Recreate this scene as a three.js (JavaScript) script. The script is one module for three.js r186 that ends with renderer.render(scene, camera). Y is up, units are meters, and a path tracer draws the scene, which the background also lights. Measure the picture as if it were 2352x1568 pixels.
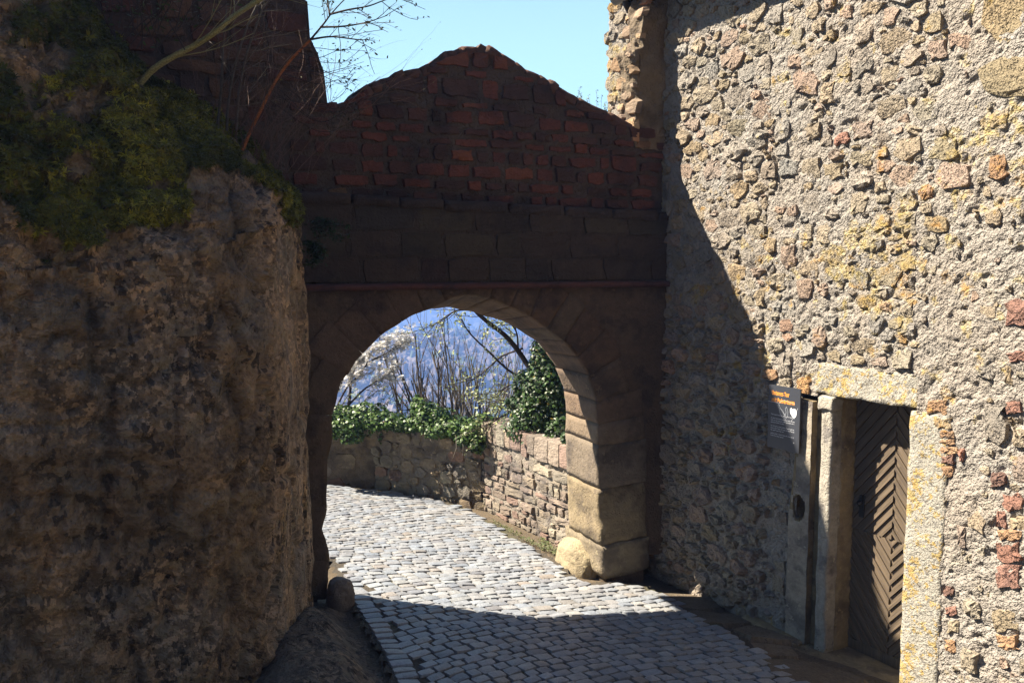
import * as THREE from 'three';
import { mergeVertices, toCreasedNormals } from 'three/addons/utils/BufferGeometryUtils.js';

// ---------------------------------------------------------------- camera, sky, sun, exposure
const EYE = 3.07, PITCH = 5.2325 * Math.PI / 180, FOC = 1900;         // FOC in pixels of a 2352 x 1568 view
const scene = new THREE.Scene();
const camera = new THREE.PerspectiveCamera(44.845, 1024 / 682, 0.05, 9000);
camera.position.set(0, EYE, 0);
camera.rotation.set(-PITCH, 0, 0);
const renderer = new THREE.WebGLRenderer({ antialias: true });
renderer.toneMapping = THREE.LinearToneMapping;
renderer.toneMappingExposure = 4.0;
renderer.shadowMap.enabled = true;
renderer.shadowMap.type = THREE.PCFSoftShadowMap;

const GD = [0.9063, -0.4226], GN = [0.4226, 0.9063];                 // gate: along (to the right), outward
const WD = [-0.4962, -0.8682], WN = [-0.8682, 0.4962];               // house wall: away along the street, outward
const CX = 1.438, CZ = -7.933;                                       // the corner where gate and house meet
const SUN = new THREE.Vector3(-GD[0] + 0.69 * WD[0], 1.34, -GD[1] + 0.69 * WD[1]).normalize();
{
  const W = 512, H = 256, data = new Float32Array(W * H * 4);
  const mix = (a, b, t) => a + (b - a) * t;
  for (let j = 0; j < H; j++) for (let i = 0; i < W; i++) {
    const el = ((j + 0.5) / H - 0.5) * Math.PI, az = ((i + 0.5) / W - 0.5) * 2 * Math.PI;
    const x = Math.cos(az) * Math.cos(el), y = Math.sin(el), z = Math.sin(az) * Math.cos(el);
    const cs = x * SUN.x + y * SUN.y + z * SUN.z;
    const q = Math.min(1, Math.max(0, (y - 0.12) / 0.55)), t = q * q * (3 - 2 * q);
    let c = [mix(0.175, 0.012, t), mix(0.285, 0.032, t), mix(0.325, 0.085, t)];
    if (y < 0) c = [0.05, 0.05, 0.05];
    const g = 0.08 * Math.pow(Math.max(0, cs), 12) * Math.max(0, y);
    const o = (j * W + i) * 4;
    data[o] = c[0] + g; data[o + 1] = c[1] + g; data[o + 2] = c[2] + g * 0.95; data[o + 3] = 1;
  }
  const sky = new THREE.DataTexture(data, W, H, THREE.RGBAFormat, THREE.FloatType);
  sky.mapping = THREE.EquirectangularReflectionMapping; sky.magFilter = THREE.LinearFilter; sky.minFilter = THREE.LinearFilter;
  sky.needsUpdate = true;
  scene.background = sky; scene.environment = sky;
}
const sun = new THREE.DirectionalLight(0xfff1dc, 5.0);
sun.name = 'sun';
sun.target.position.set(0, 0, -8); sun.position.copy(SUN).multiplyScalar(60).add(sun.target.position);
sun.castShadow = true; sun.shadow.mapSize.set(4096, 4096);
Object.assign(sun.shadow.camera, { left: -16, right: 16, top: 16, bottom: -16, near: 1, far: 140 });
scene.add(sun, sun.target);
scene.fog = new THREE.FogExp2(new THREE.Color().setRGB(0.25, 0.44, 1.0), 0.0011);

// ---------------------------------------------------------------- helpers
function RNG(a) { return () => { a = (a + 0x6d2b79f5) | 0; let t = Math.imul(a ^ (a >>> 15), 1 | a); t = (t + Math.imul(t ^ (t >>> 7), 61 | t)) ^ t; return ((t ^ (t >>> 14)) >>> 0) / 4294967296; }; }
const clamp = (v, a, b) => v < a ? a : v > b ? b : v, lerp = (a, b, t) => a + (b - a) * t;
const sstep = (a, b, v) => { const t = clamp((v - a) / (b - a), 0, 1); return t * t * (3 - 2 * t); };
function hash(x, y, z) { let h = Math.imul(x, 374761393) ^ Math.imul(y, 668265263) ^ Math.imul(z, 2147483647 ^ 0x5bd1e995); h = Math.imul(h ^ (h >>> 13), 1274126177); return ((h ^ (h >>> 16)) >>> 0) / 4294967296; }
function vn(x, y, z) {                                                 // value noise, -1..1
  const xi = Math.floor(x), yi = Math.floor(y), zi = Math.floor(z); let u = x - xi, v = y - yi, w = z - zi;
  u = u * u * (3 - 2 * u); v = v * v * (3 - 2 * v); w = w * w * (3 - 2 * w);
  const a = lerp(hash(xi, yi, zi), hash(xi + 1, yi, zi), u), b = lerp(hash(xi, yi + 1, zi), hash(xi + 1, yi + 1, zi), u);
  const c = lerp(hash(xi, yi, zi + 1), hash(xi + 1, yi, zi + 1), u), d = lerp(hash(xi, yi + 1, zi + 1), hash(xi + 1, yi + 1, zi + 1), u);
  return lerp(lerp(a, b, v), lerp(c, d, v), w) * 2 - 1;
}
function fbm(x, y, z, o = 4, g = 0.5) { let s = 0, a = 1, n = 0; for (let i = 0; i < o; i++) { s += a * vn(x, y, z); n += a; a *= g; x = x * 2.03 + 17.1; y = y * 2.03 + 5.7; z = z * 2.03 + 9.2; } return s / n; }
function hash2(x, y, s) { let h = Math.imul(x, 374761393) + Math.imul(y, 668265263) + Math.imul(s, 1013904223); h = Math.imul(h ^ (h >>> 13), 1274126177); return ((h ^ (h >>> 16)) >>> 0) / 4294967296; }
function pn(x, y, p, s) {                                              // periodic 2-D value noise, 0..1
  const xi = Math.floor(x), yi = Math.floor(y); let u = x - xi, v = y - yi; u = u * u * (3 - 2 * u); v = v * v * (3 - 2 * v);
  const x0 = ((xi % p) + p) % p, x1 = (x0 + 1) % p, y0 = ((yi % p) + p) % p, y1 = (y0 + 1) % p;
  return lerp(lerp(hash2(x0, y0, s), hash2(x1, y0, s), u), lerp(hash2(x0, y1, s), hash2(x1, y1, s), u), v);
}
function pf(u, v, p, o, s, g = 0.5) { let r = 0, a = 1, n = 0; for (let i = 0; i < o; i++) { r += a * pn(u * p, v * p, p, s + i * 7); n += a; a *= g; p *= 2; } return r / n; }

const used = {};
function numbered(n) { const k = used[n] = (used[n] ?? -1) + 1; return k ? n + '_' + String(k).padStart(3, '0') : n; }
function tag(o, label, category, group, kind) { if (label) o.userData.label = label; if (category) o.userData.category = category; if (group) o.userData.group = group; if (kind) o.userData.kind = kind; return o; }
function base(name, pos = [0, 0, 0], turn = 0) { const g = new THREE.Group(); g.name = numbered(name); g.position.set(...pos); g.rotation.y = turn; scene.add(g); return g; }
function mesh(name, geo, mat, parent = scene) { const m = new THREE.Mesh(geo, mat); m.name = numbered(name); m.castShadow = m.receiveShadow = true; parent.add(m); return m; }

// pixel of the 2352 x 1568 view -> ray, and points on planes of the place (measuring only)
const cp = Math.cos(PITCH), sp = Math.sin(PITCH);
function ray(X, Y) { const dx = (X - 1176) / FOC, dy = -(Y - 784) / FOC; return [dx, dy * cp - sp, -dy * sp - cp]; }
function at(X, Y, depth) { const r = ray(X, Y), k = depth / -r[2]; return [r[0] * k, EYE + r[1] * k, r[2] * k]; }
function onPlane(X, Y, n, off = 0) { const r = ray(X, Y); const d = n[0] * CX + n[1] * CZ + off; const k = d / (n[0] * r[0] + n[1] * r[2]); return [r[0] * k, EYE + r[1] * k, r[2] * k]; }
function gateUV(X, Y, off = 0) { const p = onPlane(X, Y, GN, off); return [(p[0] - CX) * GD[0] + (p[2] - CZ) * GD[1], p[1]]; }
function wallUV(X, Y, off = 0) { const p = onPlane(X, Y, WN, off); return [-(p[0] - CX) * WD[0] - (p[2] - CZ) * WD[1], p[1]]; }
const ground = (x, z) => 0.08 - 0.085 * (x - 0.87) + 0.09 * (z + 7.67);
function onGround(X, Y, lift = 0) { const r = ray(X, Y); const k = (0.08 + 0.085 * 0.87 + 0.09 * 7.67 + lift - EYE) / (r[1] + 0.085 * r[0] - 0.09 * r[2]); return [r[0] * k, EYE + r[1] * k, r[2] * k]; }
const gateW = (s, y, z) => [CX + s * GD[0] + z * GN[0], y, CZ + s * GD[1] + z * GN[1]];
const wallW = (t, y, z) => [CX - t * WD[0] + z * WN[0], y, CZ - t * WD[1] + z * WN[1]];
const GATE_TURN = Math.atan2(-GD[1], GD[0]), WALL_TURN = Math.atan2(WD[1], -WD[0]);

class Acc {                                                            // collects triangles into one geometry
  constructor() { this.p = []; this.i = []; this.u = []; this.c = []; }
  v(x, y, z, u = 0, w = 0, c = null) { this.p.push(x, y, z); this.u.push(u, w); if (c) this.c.push(c[0], c[1], c[2]); return this.p.length / 3 - 1; }
  t(a, b, c) { this.i.push(a, b, c); }
  geo() {
    const g = new THREE.BufferGeometry();
    g.setAttribute('position', new THREE.Float32BufferAttribute(this.p, 3)); g.setAttribute('uv', new THREE.Float32BufferAttribute(this.u, 2));
    if (this.c.length) g.setAttribute('color', new THREE.Float32BufferAttribute(this.c, 3));
    g.setIndex(this.i); g.computeVertexNormals(); return g;
  }
}
function tube(acc, pts, r0, r1, sides = 5, col = null) {               // pts: arrays
  const n = pts.length, A = new THREE.Vector3(), T = new THREE.Vector3(), B = new THREE.Vector3(), N = new THREE.Vector3();
  let prev = null, len = 0;
  for (let k = 0; k < n; k++) {
    const a = pts[Math.max(0, k - 1)], b = pts[Math.min(n - 1, k + 1)];
    T.set(b[0] - a[0], b[1] - a[1], b[2] - a[2]).normalize();
    if (!prev) { N.set(Math.abs(T.y) < 0.9 ? 0 : 1, Math.abs(T.y) < 0.9 ? 1 : 0, 0); } else N.copy(prev);
    B.crossVectors(T, N).normalize(); N.crossVectors(B, T).normalize(); prev = N.clone();
    if (k) len += Math.hypot(pts[k][0] - pts[k - 1][0], pts[k][1] - pts[k - 1][1], pts[k][2] - pts[k - 1][2]);
    const r = lerp(r0, r1, k / (n - 1));
    for (let s = 0; s <= sides; s++) {
      const an = s / sides * Math.PI * 2; A.copy(N).multiplyScalar(Math.cos(an) * r).addScaledVector(B, Math.sin(an) * r);
      acc.v(pts[k][0] + A.x, pts[k][1] + A.y, pts[k][2] + A.z, s / sides * 0.1, len, col);
    }
    if (k) { const o = acc.p.length / 3 - 2 * (sides + 1); for (let s = 0; s < sides; s++) { const a0 = o + s, b0 = a0 + sides + 1; acc.t(a0, a0 + 1, b0); acc.t(a0 + 1, b0 + 1, b0); } }
  }
}

// ---------------------------------------------------------------- textures
function tex(w, h, f, srgb) {
  const d = new Uint8Array(w * h * 4), o = [0, 0, 0];
  for (let y = 0; y < h; y++) for (let x = 0; x < w; x++) {
    f(x / w, y / h, o); const k = (y * w + x) * 4;
    for (let c = 0; c < 3; c++) { let v = clamp(o[c], 0, 1); if (srgb) v = v < 0.0031308 ? v * 12.92 : 1.055 * Math.pow(v, 1 / 2.4) - 0.055; d[k + c] = v * 255 + 0.5; }
    d[k + 3] = 255;
  }
  const t = new THREE.DataTexture(d, w, h); t.wrapS = t.wrapT = THREE.RepeatWrapping; t.magFilter = THREE.LinearFilter; t.minFilter = THREE.LinearMipmapLinearFilter; t.generateMipmaps = true;
  if (srgb) t.colorSpace = THREE.SRGBColorSpace; t.needsUpdate = true; return t;
}
const rep = (t, per) => { const c = t.clone(); c.repeat.set(1 / per, 1 / per); c.needsUpdate = true; return c; };
// grain: rough stone and mortar relief
const grainT = tex(1024, 1024, (u, v, o) => { const a = pf(u, v, 12, 5, 3, 0.62), b = pf(u, v, 40, 3, 51, 0.6); const pit = sstep(0.62, 0.75, pf(u, v, 48, 2, 91)); o[0] = o[1] = o[2] = clamp(a * 0.6 + b * 0.5 - pit * 0.3, 0, 1); });
// tooled / bedded stone: horizontal streaks
const bedT = tex(512, 512, (u, v, o) => { const a = pf(u * 0.5, v, 16, 4, 13, 0.6), w = pn(u * 6 + a * 3, v * 64 + a * 6, 64, 5), b = pf(u, v, 40, 3, 29, 0.6); o[0] = o[1] = o[2] = a * 0.4 + w * 0.25 + b * 0.45; });
// house wall colour over 8 x 8 m (u along the wall from the gate, v up): stone grain, dirt, yellow lichen where the photograph has it
const WALL_M = 8;
const wallT = tex(2048, 2048, (u, v, o) => {
  const x = u * WALL_M, y = v * WALL_M;
  const g = fbm(x * 22, y * 22, 1.5, 4, 0.6), l = fbm(x * 1.1, y * 1.1, 7.7, 3);
  let k = 0.60 + 0.13 * g + 0.06 * l; const warm = 0.03 * fbm(x * 4, y * 4, 3.3, 2);
  o[0] = k + warm; o[1] = k; o[2] = k - warm;
  const spot = vn(x * 60, y * 60, 4); if (spot > 0.72) { o[0] *= 0.7; o[1] *= 0.7; o[2] *= 0.7; }
  // lichen
  const zone = 0.16 * Math.exp(-((y - 3.05 - 0.16 * (x - 1.5)) ** 2) / 0.25) * sstep(0.6, 1.4, x) + 0.10 * sstep(2.4, 2.9, x) * sstep(3.6, 4.2, y) + 0.05 * sstep(0.4, 1.3, x);
  const lic = fbm(x * 9, y * 9, 21, 5, 0.68) + 0.35 * fbm(x * 1.3, y * 1.3, 31, 2);
  const m = 0.85 * sstep(0.40 - zone * 1.6, 0.54 - zone * 1.6, lic) * (0.5 + 0.5 * vn(x * 45, y * 45, 8));
  if (m > 0) { const or = sstep(0.1, 0.6, vn(x * 9, y * 9, 2)); o[0] = lerp(o[0], 0.74, m); o[1] = lerp(o[1], lerp(0.62, 0.46, or), m); o[2] = lerp(o[2], lerp(0.20, 0.08, or), m); }
  const wl = sstep(0.42, 0.6, fbm(x * 9 + 40, y * 9, 61, 4, 0.6)); o[0] = lerp(o[0], 0.72, wl * 0.5); o[1] = lerp(o[1], 0.72, wl * 0.5); o[2] = lerp(o[2], 0.66, wl * 0.5);
}, true);
// dressed door stone: cream with yellow lichen blotches, 1 m tile
const jambT = tex(1024, 1024, (u, v, o) => {
  const g = pf(u, v, 64, 3, 5, 0.6), l = pf(u, v, 3, 3, 77);
  let k = 0.62 + 0.22 * (g - 0.5) + 0.12 * (l - 0.5); o[0] = k * 1.0; o[1] = k * 0.99; o[2] = k * 0.93;
  const a = pf(u, v, 16, 5, 17, 0.72) + 0.30 * (pf(u, v, 3, 2, 43) - 0.5);
  const m = sstep(0.535, 0.60, a) * (0.6 + 0.4 * pn(u * 90, v * 90, 90, 3)); const or = pn(u * 12, v * 12, 12, 9);
  o[0] = lerp(o[0], 0.74, m); o[1] = lerp(o[1], lerp(0.60, 0.48, or), m); o[2] = lerp(o[2], lerp(0.22, 0.11, or), m);
  const d = sstep(0.64, 0.74, pf(u, v, 30, 3, 63)); o[0] *= 1 - 0.45 * d; o[1] *= 1 - 0.45 * d; o[2] *= 1 - 0.42 * d;
}, true);
// craggy rubble stone: slanting bedding grooves and pits
const cragT = tex(1024, 1024, (u, v, o) => { const sk = v + u, a = pf(u, v, 10, 5, 23, 0.62), w = pf(sk * 0.5 + 0.5 * u, sk, 22, 4, 41, 0.62), pit = sstep(0.60, 0.70, pf(u * 1, sk, 34, 3, 57, 0.6)), f = pf(u, v, 70, 3, 63, 0.6); o[0] = o[1] = o[2] = clamp(0.4 * a + 0.45 * w + 0.25 * f - 0.32 * pit + 0.05, 0, 1); });
// neutral stone colour grain, 2 m tile, for gate and parapets
const stoneT = tex(1024, 1024, (u, v, o) => {
  const g = pf(u, v, 50, 4, 5, 0.62), bed = pf(u * 0.5, v, 24, 4, 33, 0.6), l = pf(u, v, 4, 4, 71);
  let k = 0.58 + 0.26 * (g - 0.5) + 0.34 * (bed - 0.5) + 0.30 * (l - 0.5);
  const soot = sstep(0.52, 0.68, pf(u, v, 5, 5, 111, 0.6)); k *= 1 - 0.42 * soot;
  o[0] = k; o[1] = k * (0.985 + 0.04 * (l - 0.5)); o[2] = k * (0.97 + 0.08 * soot);
  const w = sstep(0.72, 0.80, pf(u, v, 36, 3, 203, 0.6)); o[0] = lerp(o[0], 0.8, w * 0.6); o[1] = lerp(o[1], 0.8, w * 0.6); o[2] = lerp(o[2], 0.74, w * 0.6);
}, true);
// rock: brown sandstone, pale crusty specks, dark weathered pits, 3 m tile
const rockT = tex(2048, 2048, (u, v, o) => {
  const a = pf(u, v, 6, 6, 5, 0.6), g = pf(u, v, 90, 3, 25, 0.65), st = pf(u, v * 0.4, 20, 4, 45, 0.6);
  let k = 0.50 + 0.8 * (a - 0.5) + 0.6 * (g - 0.5) + 0.4 * (st - 0.5);
  o[0] = k; o[1] = k * 0.96; o[2] = k * 0.88;
  const pale = sstep(0.57, 0.61, pf(u, v, 70, 3, 65, 0.6)) * sstep(0.42, 0.52, pf(u, v, 5, 3, 85)); o[0] = lerp(o[0], 0.92, pale * 0.9); o[1] = lerp(o[1], 0.86, pale * 0.9); o[2] = lerp(o[2], 0.76, pale * 0.9);
  const gr = sstep(0.56, 0.68, pf(u, v, 14, 4, 125, 0.6)); o[0] = lerp(o[0], 0.42, gr * 0.5); o[1] = lerp(o[1], 0.46, gr * 0.5); o[2] = lerp(o[2], 0.46, gr * 0.5);
  const dk = sstep(0.60, 0.64, pf(u, v * 0.7, 46, 4, 145, 0.6)) * sstep(0.4, 0.6, pf(u, v, 4, 3, 165)); o[0] *= 1 - 0.7 * dk; o[1] *= 1 - 0.7 * dk; o[2] *= 1 - 0.68 * dk; const lic = sstep(0.66, 0.69, pf(u, v, 26, 4, 185, 0.6)); o[0] = lerp(o[0], 0.62, lic * 0.7); o[1] = lerp(o[1], 0.66, lic * 0.7); o[2] = lerp(o[2], 0.62, lic * 0.7);
}, true);
const rockB = tex(1024, 1024, (u, v, o) => { const a = pf(u, v, 10, 6, 3, 0.65), pit = sstep(0.58, 0.72, pf(u, v, 26, 3, 71)), p2 = sstep(0.6, 0.72, pf(u, v, 60, 2, 99)); o[0] = o[1] = o[2] = a - 0.16 * pit - 0.16 * p2 + 0.1; });
const cobT = tex(512, 512, (u, v, o) => { const g = pf(u, v, 60, 3, 5, 0.65), l = pf(u, v, 6, 3, 15); const k = 0.62 + 0.35 * (g - 0.5) + 0.3 * (l - 0.5); o[0] = o[1] = o[2] = k; }, true);
const soilT = tex(1024, 1024, (u, v, o) => { const g = pf(u, v, 90, 3, 5, 0.7), l = pf(u, v, 7, 4, 15); const k = 0.55 + 0.5 * (g - 0.5) + 0.4 * (l - 0.5); o[0] = k; o[1] = k * 0.96; o[2] = k * 0.88; }, true);
const woodT = tex(512, 512, (u, v, o) => { const s = pf(u, v * 0.05, 40, 4, 5, 0.65), f = pn(u * 120, v * 6, 120, 9), l = pf(u, v, 3, 3, 31); const k = 0.55 + 0.55 * (s - 0.5) + 0.25 * (f - 0.5) + 0.2 * (l - 0.5); o[0] = k; o[1] = k * 0.95; o[2] = k * 0.86; }, true);
const barkT = tex(256, 256, (u, v, o) => { const s = pf(u, v, 14, 4, 5, 0.6); const k = 0.5 + 0.8 * (s - 0.5); o[0] = o[1] = o[2] = k; }, true);

const std = (p) => new THREE.MeshStandardMaterial({ roughness: 0.92, metalness: 0, ...p });
const lin = (r, g, b) => new THREE.Color().setRGB(r, g, b);
const M = {
  wall: std({ map: rep(wallT, WALL_M), bumpMap: rep(grainT, 0.6), bumpScale: 0.040, vertexColors: true, color: lin(0.56, 0.56, 0.57) }),
  stone: std({ map: rep(wallT, WALL_M), bumpMap: rep(cragT, 0.8), bumpScale: 0.045, vertexColors: true, color: lin(0.56, 0.56, 0.57) }),
  gateMortar: std({ map: rep(stoneT, 2), bumpMap: rep(grainT, 0.9), bumpScale: 0.018, vertexColors: true, color: lin(0.62, 0.58, 0.52) }),
  gateStone: std({ map: rep(stoneT, 2), bumpMap: rep(bedT, 0.6), bumpScale: 0.012, vertexColors: true, color: lin(0.84, 0.69, 0.58) }),
  parapetMortar: std({ map: rep(stoneT, 2), bumpMap: rep(grainT, 0.7), bumpScale: 0.020, vertexColors: true, color: lin(0.52, 0.52, 0.52) }),
  parapetStone: std({ map: rep(stoneT, 2), bumpMap: rep(bedT, 0.5), bumpScale: 0.016, vertexColors: true, color: lin(0.52, 0.52, 0.52) }),
  jamb: std({ map: rep(jambT, 0.62), bumpMap: rep(grainT, 0.45), bumpScale: 0.016, color: lin(0.44, 0.425, 0.39) }),
  jambPale: std({ map: rep(stoneT, 1.0), bumpMap: rep(grainT, 0.5), bumpScale: 0.012, color: lin(0.46, 0.43, 0.37) }),
  jambCream: std({ map: rep(stoneT, 1.1), bumpMap: rep(grainT, 0.6), bumpScale: 0.008, color: lin(0.47, 0.42, 0.335) }),
  jambPlain: std({ map: rep(stoneT, 1.3), bumpMap: rep(grainT, 0.6), bumpScale: 0.006, color: lin(0.34, 0.265, 0.15) }),
  ashlar: std({ map: rep(stoneT, 1.6), bumpMap: rep(grainT, 0.8), bumpScale: 0.010, vertexColors: true, color: lin(0.58, 0.58, 0.58) }),
  rock: std({ map: rep(rockT, 2.0), bumpMap: rep(rockB, 0.9), bumpScale: 0.08, vertexColors: true }),
  soil: std({ map: rep(soilT, 1.1), bumpMap: rep(grainT, 0.7), bumpScale: 0.012, vertexColors: true, color: lin(0.55, 0.55, 0.55) }),
  cobble: std({ map: rep(cobT, 0.5), bumpMap: rep(grainT, 0.5), bumpScale: 0.004, roughness: 0.48, vertexColors: true, color: lin(0.53, 0.56, 0.60) }),
  wood: std({ map: rep(woodT, 0.6), bumpMap: rep(woodT, 0.6), bumpScale: 0.003, roughness: 0.75, color: lin(0.19, 0.148, 0.105) }),
  darkIron: std({ color: lin(0.03, 0.028, 0.026), roughness: 0.5, metalness: 0.6 }),
  beam: std({ map: rep(stoneT, 1.0), color: lin(0.11, 0.035, 0.025), roughness: 0.8, bumpMap: rep(grainT, 0.5), bumpScale: 0.003 }),
  zinc: std({ color: lin(0.16, 0.17, 0.19), roughness: 0.4, metalness: 0.7 }),
  soffit: std({ map: rep(woodT, 0.8), color: lin(0.10, 0.085, 0.075), roughness: 0.8 }),
  tile: std({ color: lin(0.24, 0.09, 0.06), roughness: 0.85, bumpMap: rep(grainT, 0.5), bumpScale: 0.006 }),
};
const plant = (c, rough = 0.6, tr = 0.25) => new THREE.MeshPhysicalMaterial({ specularIntensity: 0.5, color: c, roughness: rough, transmission: tr, thickness: 0, side: THREE.DoubleSide });
const bark = (c) => std({ map: rep(barkT, 0.08), color: c.multiplyScalar(0.6), bumpMap: rep(barkT, 0.08), bumpScale: 0.002 });

// ---------------------------------------------------------------- stones
// uneven packing of stones in a rectangle (x along, y up); keep(x, y) says where they may lie, clip(poly) may cut them
function layout({ x0, x1, y0, y1, sizes, aspect = 1.4, gap = 0.02, seed, keep, tries = 9000, tight = 0.92, spread = 1.28, blocks = [] }) {
  const R = RNG(seed), S = [], cell = Math.max(...sizes) * 2.2, grid = new Map();
  const key = (a, b) => a * 4096 + b, near = (X, Y, f) => { const a = Math.floor(X / cell), b = Math.floor(Y / cell); for (let i = -1; i <= 1; i++) for (let j = -1; j <= 1; j++) for (const s of grid.get(key(a + i, b + j)) ?? []) f(s); };
  for (let n = 0; n < tries; n++) {
    const q = n / tries, pick = clamp(Math.pow(q, 0.7) + (R() - 0.5) * 0.25, 0, 0.999) * (sizes.length - 1), r = lerp(sizes[Math.floor(pick)], sizes[Math.floor(pick) + 1] ?? sizes[Math.floor(pick)], pick % 1);
    const x = lerp(x0, x1, R()), y = lerp(y0, y1, R()); if (keep && !keep(x, y, r)) continue;
    if (blocks.some((b) => x > b[0] - r * 0.6 && x < b[2] + r * 0.6 && y > b[1] - r * 0.5 && y < b[3] + r * 0.5)) continue;
    const X = x / aspect + 50, Y = y + 50; let ok = true;
    near(X, Y, (s) => { if (Math.hypot(s.X - X, s.Y - Y) < (s.r + r) * tight) ok = false; });
    if (!ok) continue;
    const s = { X, Y, r, x, y }; S.push(s); const k = key(Math.floor(X / cell), Math.floor(Y / cell)); (grid.get(k) ?? grid.set(k, []).get(k)).push(s);
  }
  const cut = (P, px, py, nx, ny) => { const o = []; for (let i = 0; i < P.length; i++) { const a = P[i], b = P[(i + 1) % P.length], da = (a[0] - px) * nx + (a[1] - py) * ny, db = (b[0] - px) * nx + (b[1] - py) * ny; if (da <= 0) o.push(a); if (da * db < 0) { const t = da / (da - db); o.push([lerp(a[0], b[0], t), lerp(a[1], b[1], t)]); } } return o; };
  const out = [];
  for (const s of S) {
    let P = []; const n0 = 4 + Math.floor(R() * 2.6), ro = n0 === 4 ? 0.785 + (R() - 0.5) * 0.6 : R() * 6.28, ext = s.r * spread * (n0 === 4 ? 1.22 : n0 === 5 ? 1.12 : 1.05);
    for (let i = 0; i < n0; i++) { const a = ro + (i + (R() - 0.5) * 0.35) / n0 * 6.283, k = ext * (0.88 + 0.26 * R()); P.push([s.X + Math.cos(a) * k, s.Y + Math.sin(a) * k]); }
    const box = s.r * lerp(0.72, 1.15, R()); P = cut(P, s.X, s.Y + box, 0, 1); P = cut(P, s.X, s.Y - box, 0, -1);
    near(s.X, s.Y, (t) => { if (t === s) return; const dx = t.X - s.X, dy = t.Y - s.Y, d = Math.hypot(dx, dy); if (d > (s.r + t.r) * 2.2) return; const m = clamp(d / 2 + (s.r * s.r - t.r * t.r) / (2 * d), d * 0.2, d * 0.85) - gap * (0.35 + 0.4 * R()); P = cut(P, s.X + dx / d * m, s.Y + dy / d * m, dx / d, dy / d); });
    P = P.map(([a, b]) => [(a - 50) * aspect, b - 50]);
    for (const b of blocks) {
      const g = gap * 0.6; if (s.x < b[0]) P = cut(P, b[0] - g, 0, 1, 0); else if (s.x > b[2]) P = cut(P, b[2] + g, 0, -1, 0); else if (s.y < b[1]) P = cut(P, 0, b[1] - g, 0, 1); else P = cut(P, 0, b[3] + g, 0, -1);
    }
    if (P.length < 3) continue;
    out.push({ poly: P, r: s.r, x: s.x, y: s.y });
  }
  return out;
}
// outline with its corners kept, edges divided and roughened to about n points
function outline(P, n, R, rough) {
  let tot = 0; const len = P.map((a, i) => { const b = P[(i + 1) % P.length], l = Math.hypot(b[0] - a[0], b[1] - a[1]); tot += l; return l; }), out = [];
  P.forEach((a, i) => {
    const b = P[(i + 1) % P.length], c = P[(i + P.length - 1) % P.length]; if (len[i] < tot * 0.035) return;
    const m = Math.max(1, Math.round(len[i] / tot * n)), cut = 0.10 + 0.12 * R();
    for (let k = 0; k < m; k++) { const t = k ? (k + (R() - 0.5) * 0.4) / m : cut / m; out.push([lerp(a[0], b[0], t) + (R() - 0.5) * rough, lerp(a[1], b[1], t) + (R() - 0.5) * rough]); }
  });
  return out.length > 3 ? out : P;
}
const area = (P) => { let a = 0; for (let i = 0; i < P.length; i++) { const p = P[i], q = P[(i + 1) % P.length]; a += p[0] * q[1] - q[0] * p[1]; } return Math.abs(a) / 2; };
// one stone in the plane z = 0 facing +z; h proud, base sunk. 5 triangles per outline point.
function stoneInto(acc, P, { h = 0.025, sink = 0.03, R, col, tilt = 0.25, rough = 0.12, n = 10, uo = 0, vo = 0, bev = 0.9, chip = 0.35, place }) {
  const r = Math.sqrt(area(P)) || 0.05, O = outline(P, n, R, r * rough); n = O.length;
  let cx = 0, cy = 0; for (const p of O) { cx += p[0] / n; cy += p[1] / n; }
  const tx = (R() - 0.5) * tilt, ty = (R() - 0.5) * tilt, put = (x, y, z, k) => { const q = place ? place(x, y, z) : [x, y, z]; return acc.v(q[0], q[1], q[2], x + uo, y + vo, [col[0] * k, col[1] * k, col[2] * k]); };
  const a = [], b = [], c = [];
  for (const p of O) {
    a.push(put(cx + (p[0] - cx) * 1.02, cy + (p[1] - cy) * 1.02, -sink, 0.97));
    const e = bev + (R() - 0.5) * 0.07, x = cx + (p[0] - cx) * e, y = cy + (p[1] - cy) * e; b.push(put(x, y, h * (0.8 + chip * (R() - 0.6)) + tx * (x - cx) + ty * (y - cy), 0.95 + 0.10 * R()));
    const i = 0.35 + 0.3 * R(), X = cx + (p[0] - cx) * i, Y = cy + (p[1] - cy) * i; c.push(put(X, Y, h * (1 + chip * (R() - 0.5)) + tx * (X - cx) + ty * (Y - cy), 0.95 + 0.10 * R()));
  }
  const m = put(cx, cy, h * (1 + chip * (R() - 0.5)), 1), flip = (() => { let s = 0; for (let i = 0; i < n; i++) { const p = O[i], q = O[(i + 1) % n]; s += p[0] * q[1] - q[0] * p[1]; } return s < 0; })();
  const T = (x, y, z) => flip ? acc.t(x, z, y) : acc.t(x, y, z);
  for (let i = 0; i < n; i++) { const j = (i + 1) % n; T(a[i], a[j], b[j]); T(a[i], b[j], b[i]); T(b[i], b[j], c[j]); T(b[i], c[j], c[i]); T(c[i], c[j], m); }
}
const crease = (g, deg = 32) => toCreasedNormals(g, deg * Math.PI / 180);
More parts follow.
